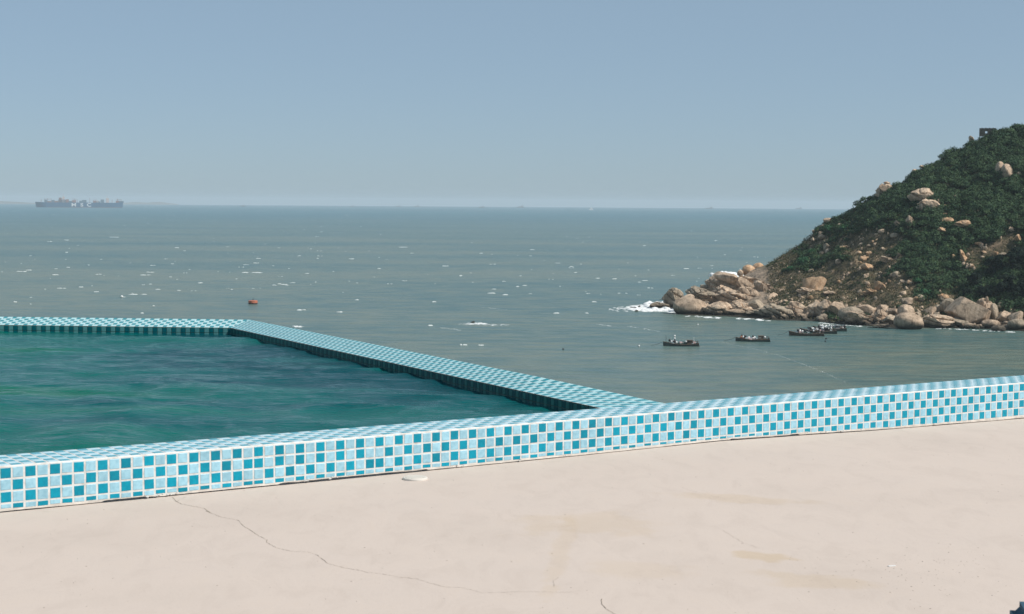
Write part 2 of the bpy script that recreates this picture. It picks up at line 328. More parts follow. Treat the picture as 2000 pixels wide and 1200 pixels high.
def hill_mat():
    m, n, l, b = mat('headland_soil_and_grass')
    p = world_pos(n)
    at = N(n, 'ShaderNodeAttribute', attribute_name='veg')
    a = N(n, 'ShaderNodeTexNoise', i_Scale=.35, i_Detail=8.0, i_Roughness=.7); l.new(p, a.inputs['Vector'])
    soil = ramp(n, [(.3, (.040, .048, .030)), (.45, (.105, .095, .058)), (.56, (.22, .165, .105)), (.68, (.42, .30, .20))]); l.new(a.outputs[0], soil.inputs[0])
    a2 = N(n, 'ShaderNodeTexNoise', i_Scale=.9, i_Detail=6.0); l.new(p, a2.inputs['Vector'])
    gr = ramp(n, [(.3, (.014, .026, .014)), (.7, (.036, .055, .026))]); l.new(a2.outputs[0], gr.inputs[0])
    ad = N(n, 'ShaderNodeMath', operation='MULTIPLY_ADD'); ad.inputs[1].default_value = .9; l.new(a2.outputs[0], ad.inputs[0])
    sb = N(n, 'ShaderNodeMath', operation='SUBTRACT'); sb.inputs[1].default_value = .45; l.new(at.outputs['Fac'], sb.inputs[0]); l.new(sb.outputs[0], ad.inputs[2])
    rr = ramp(n, [(.35, (0, 0, 0)), (.6, (1, 1, 1))]); l.new(ad.outputs[0], rr.inputs[0])
    mx = N(n, 'ShaderNodeMix', data_type='RGBA'); l.new(rr.outputs[0], mx.inputs[0]); l.new(soil.outputs[0], mx.inputs[6]); l.new(gr.outputs[0], mx.inputs[7])
    rk = N(n, 'ShaderNodeAttribute', attribute_name='rock'); rc_ = ramp(n, [(.35, (.16, .13, .10)), (.6, (.40, .31, .23))]); l.new(a2.outputs[0], rc_.inputs[0])
    my = N(n, 'ShaderNodeMix', data_type='RGBA'); l.new(rk.outputs['Fac'], my.inputs[0]); l.new(mx.outputs[2], my.inputs[6])
    sz = N(n, 'ShaderNodeSeparateXYZ'); l.new(p, sz.inputs[0]); zz = N(n, 'ShaderNodeMath', operation='MULTIPLY_ADD'); zz.inputs[1].default_value = 1.2; l.new(a2.outputs[0], zz.inputs[0]); l.new(sz.outputs[2], zz.inputs[2])
    mw = N(n, 'ShaderNodeMapRange'); mw.inputs['From Min'].default_value = SEA+1.2; mw.inputs['From Max'].default_value = SEA+2.2; l.new(zz.outputs[0], mw.inputs[0])
    wt = N(n, 'ShaderNodeMix', data_type='RGBA'); l.new(mw.outputs[0], wt.inputs[0]); wt.inputs[6].default_value = (.05, .045, .036, 1); l.new(rc_.outputs[0], wt.inputs[7]); l.new(wt.outputs[2], my.inputs[7])
    l.new(my.outputs[2], b.inputs['Base Color']); b.inputs['Roughness'].default_value = .95; b.inputs['Specular IOR Level'].default_value = .1
    f = N(n, 'ShaderNodeTexNoise', i_Scale=1.2, i_Detail=8.0, i_Roughness=.7); l.new(p, f.inputs['Vector'])
    bp = N(n, 'ShaderNodeBump', i_Strength=1.0, i_Distance=.8); l.new(f.outputs[0], bp.inputs['Height']); l.new(bp.outputs[0], b.inputs['Normal'])
    return m
M_HILL = hill_mat()
def leaf_mat(name, c1, c2):
    m, n, l, b = mat(name)
    p = world_pos(n)
    a = N(n, 'ShaderNodeTexNoise', i_Scale=.5, i_Detail=5.0, i_Roughness=.7); l.new(p, a.inputs['Vector'])
    r = ramp(n, [(.35, c1), (.65, c2)]); l.new(a.outputs[0], r.inputs[0]); l.new(r.outputs[0], b.inputs['Base Color'])
    b.inputs['Roughness'].default_value = .7; b.inputs['Specular IOR Level'].default_value = .15
    return m
M_LEAF = leaf_mat('scrub_foliage', (.020, .054, .028), (.072, .118, .048))
M_LEAFB = leaf_mat('bright_bush_foliage', (.022, .085, .038), (.050, .14, .055))
M_LEAFD = leaf_mat('dark_tree_foliage', (.007, .018, .013), (.014, .032, .020))
M_BARK = simple('bark', (.07, .055, .04), .95, .3, 2)

# ------------------------------------------------------------------ sea
def build_sea():
    rs = np.concatenate([[0.5], np.geomspace(15, 200, 30), np.geomspace(206, 30000, 230)])
    az = np.concatenate([np.linspace(-180, -32, 38), np.linspace(-30, 45, 160), np.linspace(48, 180, 34)[:-1]])*math.pi/180
    A, Rr = np.meshgrid(az, rs)
    V = np.stack([Rr*np.sin(A), Rr*np.cos(A), SEA-Rr**2/(2*6.371e6)], -1).reshape(-1, 3)
    na, nr = len(az), len(rs)
    i = np.arange(nr-1)[:, None]; j = np.arange(na)[None]
    a = i*na+j; b_ = i*na+(j+1) % na
    Fc = np.stack([a, b_, b_+na, a+na], -1).reshape(-1, 4)[:, ::-1]
    return obj('sea', mesh_np('sea', V, Fc, M_SEA, True), kind='structure')
build_sea()

def seaz(x, y): return SEA-(x*x+y*y)/(2*6.371e6)
def blob(mb_v, mb_f, cx, cy, rx, ry, h, rot=0, n=9, z0=None):
    """a low irregular dome of foam"""
    z = seaz(cx, cy) if z0 is None else z0
    b = len(mb_v); c, s = math.cos(rot), math.sin(rot)
    mb_v.append((cx, cy, z+h))
    for ring, (k, hh) in enumerate(((.6, .65), (1.0, -.05))):
        for i in range(n):
            t = 2*math.pi*(i+.5*ring)/n; q = k*random.uniform(.6, 1.25)
            x = rx*q*math.cos(t); y = ry*q*math.sin(t)
            mb_v.append((cx+c*x-s*y, cy+s*x+c*y, z+h*hh))
    for i in range(n):
        j = (i+1) % n
        mb_f.append((b, b+1+i, b+1+j)); mb_f.append((b+1+i, b+1+n+i, b+1+j)); mb_f.append((b+1+j, b+1+n+i, b+1+n+j))
# the larger breaking crests the photograph shows
WC = [(788, 483, 18), (1118, 521, 14), (960, 573, 22), (985, 576, 16), (1340, 525, 14), (695, 586, 12), (665, 610, 16), (587, 606, 20), (1040, 488, 10), (620, 505, 9), (686, 506, 12), (97, 472, 14), (130, 469, 9), (345, 484, 12), (131, 493, 10), (390, 553, 16), (158, 561, 12), (108, 537, 12), (505, 505, 10), (545, 555, 9), (556, 556, 14), (500, 514, 12), (160, 627, 8), (300, 598, 10), (1160, 590, 10), (850, 590, 14), (1085, 612, 14), (840, 636, 16), (1145, 612, 10), (905, 674, 18), (940, 675, 14), (1455, 430, 8), (1400, 470, 10), (1260, 480, 10), (870, 520, 14), (940, 495, 9), (740, 525, 8), (1010, 560, 10), (1200, 545, 12), (55, 528, 14), (280, 612, 12), (30, 590, 10)]
def build_whitecaps():
    V, Fc = [], []
    for k in range(950):
        # even in picture height, thinning inshore: crests break in the open water
        yy = 402+ (random.random()**1.25)*280
        d = F*32/(yy-394.5+random.uniform(-1, 1)); 
        if d < 0 or d > 14000: continue
        az = random.uniform(-27, 24)*math.pi/180
        if d < 420 and random.random() < .5: continue
        if az > R(8.5) and d < 620: continue
        x, y = d*math.sin(az), d*math.cos(az)
        if fbm(x/260, y/420, 91, 3) < -.35: continue
        big = random.random() < .06
        w = (.14+.5*random.random()**2)*(2.2 if big else 1)*(1+d/2600)*(1.6 if d < 1000 else 1)
        nb = 1+(random.random() < .45)+2*big
        for q in range(nb):
            blob(V, Fc, x+random.uniform(-1.6, 1.6)*w, y+random.uniform(-.6, .6)*w, w*random.uniform(.5, 1.1), w*.2, min(.22, .07+.05*w)*(1+d/4000), random.uniform(-.15, .15), 7)
    for (px, py, w_) in WC:
        P = at_z(px, py, SEA); w = w_/2*math.hypot(P[0], P[1])/F
        for q in range(5): blob(V, Fc, P[0]+random.uniform(-.6, .6)*w, P[1]+random.uniform(-.8, .8), w*random.uniform(.25, .6), w*.16, .2, random.uniform(-.2, .2), 8)
    return obj('whitecaps', mesh_np('whitecaps', V, np.array(Fc), M_CAP, True), kind='stuff', label='small white wave crests scattered over the open sea', category='foam')
build_whitecaps()
def build_surf():
    V, Fc = [], []
    def cluster(px, py, rx, ry, n, s0, s1, hmax=.5, pw=1):
        for k in range(n):
            t = random.random()*2*math.pi; q = random.random()**pw
            x, y = px+rx*q*math.cos(t), py+ry*q*math.sin(t)
            c = at_z(x, y, SEA); s = random.uniform(s0, s1)
            blob(V, Fc, c[0], c[1], s*1.5, s*1.2, random.uniform(.1, hmax)*min(1, s), random.uniform(-.3, .3), 7)
    cluster(1268, 602, 42, 7, 380, .2, .9, .5, .8)
    cluster(1232, 604, 46, 5, 170, .12, .45, .15)
    cluster(1290, 599, 30, 6, 260, .4, 1.2, 1.2)
    cluster(1318, 606, 22, 5, 90, .4, .9, .5)
    cluster(1422, 538, 34, 3.2, 160, .5, 2.0, 1.6)
    for k in range(34):
        x = random.choice([random.uniform(1335, 1400), random.uniform(1440, 1500)]); cluster(x, 617+(x-1330)*.05+random.uniform(-1, 1.5), 4, 1.0, 2, .2, .5, .2)
    for x, w in ((1458, 9), (1402, 5), (1482, 5)):
        cluster(x, 621+(x-1400)*.04, w, 1.6, 22, .15, .4, .3)
    for k in range(60):
        x = random.choice([random.uniform(1600, 1720), random.uniform(1830, 1990)]); cluster(x, np.interp(x, [1600, 1720, 1850, 2000], [631, 641, 642, 650]), 4, 1, 2, .15, .4, .15)
    cluster(925, 633, 34, 2.4, 60, .08, .32, .15); cluster(938, 632, 12, 1.4, 24, .2, .5, .25); cluster(965, 635, 30, 1.5, 30, .1, .35, .1)
    cluster(580, 638, 12, 1.2, 22, .15, .4, .2)
    # long thin line of foam drifting across the bay
    pts = [(1385, 662), (1430, 673), (1480, 683), (1520, 694), (1548, 704), (1575, 714), (1610, 728), (1655, 748)]
    for (x0, y0), (x1, y1) in zip(pts, pts[1:]):
        for k in range(40):
            t = random.random(); x = x0+(x1-x0)*t; y = y0+(y1-y0)*t
            cluster(x, y, 2.5, 1.0, 1, .02, .075, .015)
    for (x0, y0, x1, y1) in ((1165, 633, 1192, 637), (1225, 637, 1290, 648), (940, 600, 990, 606), (860, 640, 900, 645)):
        for k in range(26):
            t = random.random(); cluster(x0+(x1-x0)*t, y0+(y1-y0)*t, 3, .8, 1, .06, .2, .05)
    return obj('breaking_surf', mesh_np('breaking_surf', V, np.array(Fc), M_FOAM, True), kind='stuff', label='white surf breaking around the rocky point and drifting across the bay', category='foam')
build_surf()

# ------------------------------------------------------------------ headland
def PX(pairs):
    a = np.array(pairs, float); return lambda x: np.interp(x, a[:, 0], a[:, 1])
shore_y = PX([(1270, 603), (1310, 606), (1340, 616), (1420, 618), (1470, 622), (1520, 626), (1600, 628), (1650, 634), (1700, 637), (1760, 641), (1860, 641), (1930, 643), (2000, 647), (2200, 668), (2500, 700)])
top_y = PX([(1270, 606), (1290, 598), (1310, 590), (1340, 585), (1380, 572), (1400, 562), (1430, 556), (1450, 542), (1470, 530), (1480, 524), (1500, 518), (1540, 494), (1580, 466), (1600, 446), (1640, 423), (1665, 410), (1700, 386), (1720, 378), (1740, 366), (1770, 354), (1800, 330), (1830, 314), (1850, 300), (1870, 293), (1895, 280), (1910, 270), (1945, 258), (1980, 250), (2000, 248), (2200, 232), (2500, 190)])
ridge_off = PX([(1270, 6), (1310, 22), (1340, 38), (1400, 62), (1450, 75), (1500, 95), (1600, 100), (1700, 100), (1800, 98), (2000, 105), (2200, 120), (2500, 140)])
def hdir(x):
    d = ray(x, 400); h = np.array([d[0], d[1]]); return h/np.linalg.norm(h)
def dshore(x):
    p = at_z(x, float(shore_y(x)), SEA); return math.hypot(p[0], p[1])
# distance of shore with coves, ridge height from its outline
xs = np.concatenate([np.arange(1262, 2060, 2.0), np.arange(2060, 2560, 8.0)])
ss = np.concatenate([[-.12, -.04], np.linspace(0, 1, 150), np.linspace(1.02, 2.4, 26)])
def build_headland():
    ds = np.array([dshore(x) for x in xs]); ro = ridge_off(xs)
    H = []
    for x, d, o in zip(xs, ds, ro):
        p = at_d(x, float(top_y(x)), d+o); H.append(max(.4, p[2]-SEA))
    H = np.array(H)
    U = np.array([hdir(x) for x in xs])
    S, D = np.meshgrid(ss, ds); O = np.meshgrid(ss, ro)[1]; HH = np.meshgrid(ss, H)[1]
    dist = D+S*O
    X = dist*U[:, 0][:, None]; Y = dist*U[:, 1][:, None]
    s = np.clip(S, 0, 1)
    prof = np.where(s < .12, s/.12*.07, .07+(s-.12)/.88*.93)
    prof = prof+.045*np.sin(s*math.pi)*(s > .1)
    back = np.clip((S-1)/1.4, 0, 1)
    low = (np.clip((1760-xs)/200, 0, 1))[:, None]
    prof = np.where(S > 1, 1-back*(.35+.8*low)*1.0, prof)
    Z = HH*prof
    edge = np.clip(s/.15, 0, 1)*np.clip(1.02-s, 0, .15)/.15
    n1 = fbm(X/26, Y/26, 3, 4)*4.0+fbm(X/7, Y/7, 11, 3)*1.1+fbm(X/2.3, Y/2.3, 23, 2)*.35
    gul = -np.abs(fbm(X/18+Y/60, Y/60, 31, 3))*2.5
    amp = np.clip(HH/25, .12, 1)
    Z = Z+(n1+gul)*edge*amp+(fbm(X/3, Y/3, 8, 3)*.5)*(S > .02)*np.clip(amp*2, 0, 1)*(S <= 1.05)
    Z = np.where(S < 0, -2.5*np.abs(S)/.12-.3, Z)
    V = np.stack([X, Y, SEA+Z], -1)
    return V
HV = build_headland()
HPX = np.stack(proj(HV.reshape(-1, 3)), -1).reshape(HV.shape[0], HV.shape[1], 2)
bare = [(1605, 560, 60, 28, 1.), (1650, 545, 45, 40, 1.), (1700, 575, 60, 30, .8), (1690, 470, 75, 30, .7), (1740, 500, 60, 30, .8), (1790, 560, 45, 30, .55), (1850, 590, 40, 20, .5), (1850, 365, 42, 18, .75), (1848, 435, 30, 26, .7), (1900, 500, 26, 40, .55), (1968, 470, 26, 26, .7), (1530, 500, 36, 12, .7), (1600, 470, 30, 30, .45), (1520, 560, 50, 30, .8), (1940, 490, 30, 14, .6), (1640, 590, 120, 12, .8), (1800, 605, 100, 12, .6), (1640, 440, 40, 14, .5)]
green = [(1575, 515, 28, 26), (1625, 450, 40, 14), (1730, 420, 70, 30), (1900, 330, 120, 50), (1800, 470, 30, 14), (1650, 505, 26, 14), (1800, 530, 26, 20), (1808, 570, 22, 26), (1930, 400, 70, 50)]
def veg(x, y):
    x = np.asarray(x, float); y = np.asarray(y, float)
    v = np.ones_like(x)*.90-.30*np.clip((1930-x)/330, 0, 1)*np.clip((y-425)/60, 0, 1)
    for cx, cy, rx, ry, a in bare: v = v-a*np.exp(-(((x-cx)/rx)**2+((y-cy)/ry)**2)*1.1)
    for cx, cy, rx, ry in green: v = v+.7*np.exp(-(((x-cx)/rx)**2+((y-cy)/ry)**2)*1.3)
    return np.clip(v, 0, 1)
def finish_headland():
    nx, ns = HV.shape[:2]
    i = np.arange(nx-1)[:, None]; j = np.arange(ns-1)[None]; a = i*ns+j
    Fc = np.stack([a, a+ns, a+ns+1, a+1], -1).reshape(-1, 4)
    me = mesh_np('headland', HV.reshape(-1, 3), Fc, M_HILL, True)
    vg = veg(HPX[..., 0], HPX[..., 1])
    at = me.attributes.new('veg', 'FLOAT', 'POINT'); at.data.foreach_set('value', vg.ravel().astype(np.float32))
    rkv = np.clip((1520-HPX[..., 0])/30, 0, 1)*np.clip((HPX[..., 1]-515)/15, 0, 1); rkv = np.maximum(rkv, (np.meshgrid(ss, xs)[0] < .085)*1.0)
    a3 = me.attributes.new('rock', 'FLOAT', 'POINT'); a3.data.foreach_set('value', rkv.ravel().astype(np.float32))
    return obj('headland', me, kind='structure')
finish_headland()
def hit(x, y):
    """the point of the headland seen at photo position x, y"""
    k = int(np.clip(np.searchsorted(xs, x)-1, 0, len(xs)-2))
    col = HPX[k, 2:152, 1]; best = None
    yy = col
    idx = np.where(yy <= y)[0]
    if len(idx) == 0: s = 149
    else: s = idx[0]
    return HV[k, 2+s].copy()

# ---- rocks
def ico(sub):
    bm = bmesh.new(); bmesh.ops.create_icosphere(bm, subdivisions=sub, radius=1)
    V = np.array([v.co[:] for v in bm.verts]); Fc = np.array([[v.index for v in f.verts] for f in bm.faces]); bm.free(); return V, Fc
ICO3, ICO4, ICO5, ICO2 = ico(3), ico(4), ico(5), ico(2)
def rock_proto(seed, kind):
    rg = np.random.default_rng(seed)
    V, Fc = {'round': ICO4, 'block': ICO3, 'strata': ICO5, 'slab': ICO5, 'cracked': ICO5}[kind]
    V = V.copy(); D = V/np.linalg.norm(V, axis=1)[:, None]
    ncut = {'round': 7, 'block': 12, 'strata': 10, 'slab': 9, 'cracked': 9}[kind]
    lo, hi = {'round': (.78, .94), 'block': (.42, .74), 'strata': (.5, .8), 'slab': (.5, .85), 'cracked': (.6, .86)}[kind]
    for k in range(ncut):
        d = rg.normal(size=3); d /= np.linalg.norm(d); h = rg.uniform(lo, hi); t = V@d; V = V-np.where(t > h, (t-h)*.98, 0)[:, None]*d
    n = np.array([mn.fractal(Vector((p*1.6+seed*3.1).tolist()), 1.0, 2.0, 5) for p in D])
    n2 = np.array([mn.noise(Vector((p*6+seed).tolist())) for p in D])
    V = V*(1+(.05 if kind == 'round' else .09)*n[:, None]+(.012 if kind == 'round' else .03)*n2[:, None])
    if kind in ('strata', 'slab', 'cracked'):
        a = rg.uniform(.35, .75); d = np.array([math.sin(a), rg.uniform(-.35, .1), math.cos(a)]); d /= np.linalg.norm(d)
        fr = {'strata': 2.9, 'slab': 1.9, 'cracked': 1.0}[kind]*rg.uniform(.85, 1.15)
        w = np.array([mn.fractal(Vector((p*.8+seed).tolist()), 1.0, 2.0, 3) for p in V])
        t = (V@d)*fr+w*.5; c = np.floor(t); ph = t-c
        # beds stand proud by different amounts, with a dark cleft between them
        off = _hash(c.astype(np.int64)+50, c.astype(np.int64)*0, seed)*.26
        g = np.exp(-((ph-.04)/.07)**2)+np.exp(-((ph-1.0)/.06)**2)
        V = V*(1-(off+.24*g)[:, None])
        d2 = np.cross(d, [.2, 1, .3]); d2 /= np.linalg.norm(d2)
        t = (V@d2)*fr*.35+w*.6+_hash(c.astype(np.int64), c.astype(np.int64)*3, seed+1)*.9; c2 = np.floor(t); ph = t-c2
        V = V*(1-(np.exp(-((ph-.5)/.05)**2)*.16+_hash(c2.astype(np.int64), c.astype(np.int64), seed+2)*.05)[:, None])
    V /= np.abs(V).max(0)
    return V, Fc
PROTO = {}
CNT = {'round': 6, 'block': 9, 'strata': 8, 'slab': 4, 'cracked': 4}
for kd, cnt in CNT.items():
    for q in range(cnt):
        vf = rock_proto(100+q*7+len(kd)*31, kd)
        me = mesh_np('rock', vf[0], vf[1], M_ROCK, True)
        if kd != 'round': me.set_sharp_from_angle(angle=R(32))
        PROTO[(kd, q)] = me
def huge_boulder():
    V, Fc = ICO5; V = V.copy(); D = V.copy()
    for d, h in (((.42, .1, .9), .56), ((-.85, -.2, .5), .66), ((-.5, -.3, -.8), .62), ((.95, -.2, -.1), .80), ((.1, -1, .15), .66), ((.6, -.5, -.6), .80), ((-.2, -.6, .75), .82), ((0, 1, 0), .8)):
        d = np.array(d, float); d /= np.linalg.norm(d); t = V@d; V = V-np.where(t > h, (t-h)*.93, 0)[:, None]*d
    n = np.array([mn.fractal(Vector((p*1.5+41).tolist()), 1.0, 2.0, 5) for p in D]); V = V*(1+.045*n[:, None]); V /= np.abs(V).max(0)
    return mesh_np('rock', V, Fc, M_ROCK, True)
PROTO[('huge', 0)] = huge_boulder(); CNT['huge'] = 1
ROCKM = {'t': M_ROCK, 'o': M_ROCKO, 'd': M_ROCKD}
def put_rock(name, P, hw, hd, hh, kind, mt='t', q=None, rot=None, tilt=0, **t):
    q = random.randrange(CNT[kind]) if q is None else q
    o = bpy.data.objects.new(name, PROTO[(kind, q)]); COL.objects.link(o)
    o.material_slots[0].link = 'OBJECT'; o.material_slots[0].material = ROCKM[mt]
    az = math.atan2(P[0], P[1])
    o.location = P; o.scale = (hw, hd, hh)
    o.rotation_euler = (0, tilt, -az+(rot if rot is not None else 0))
    return tag(o, **t)
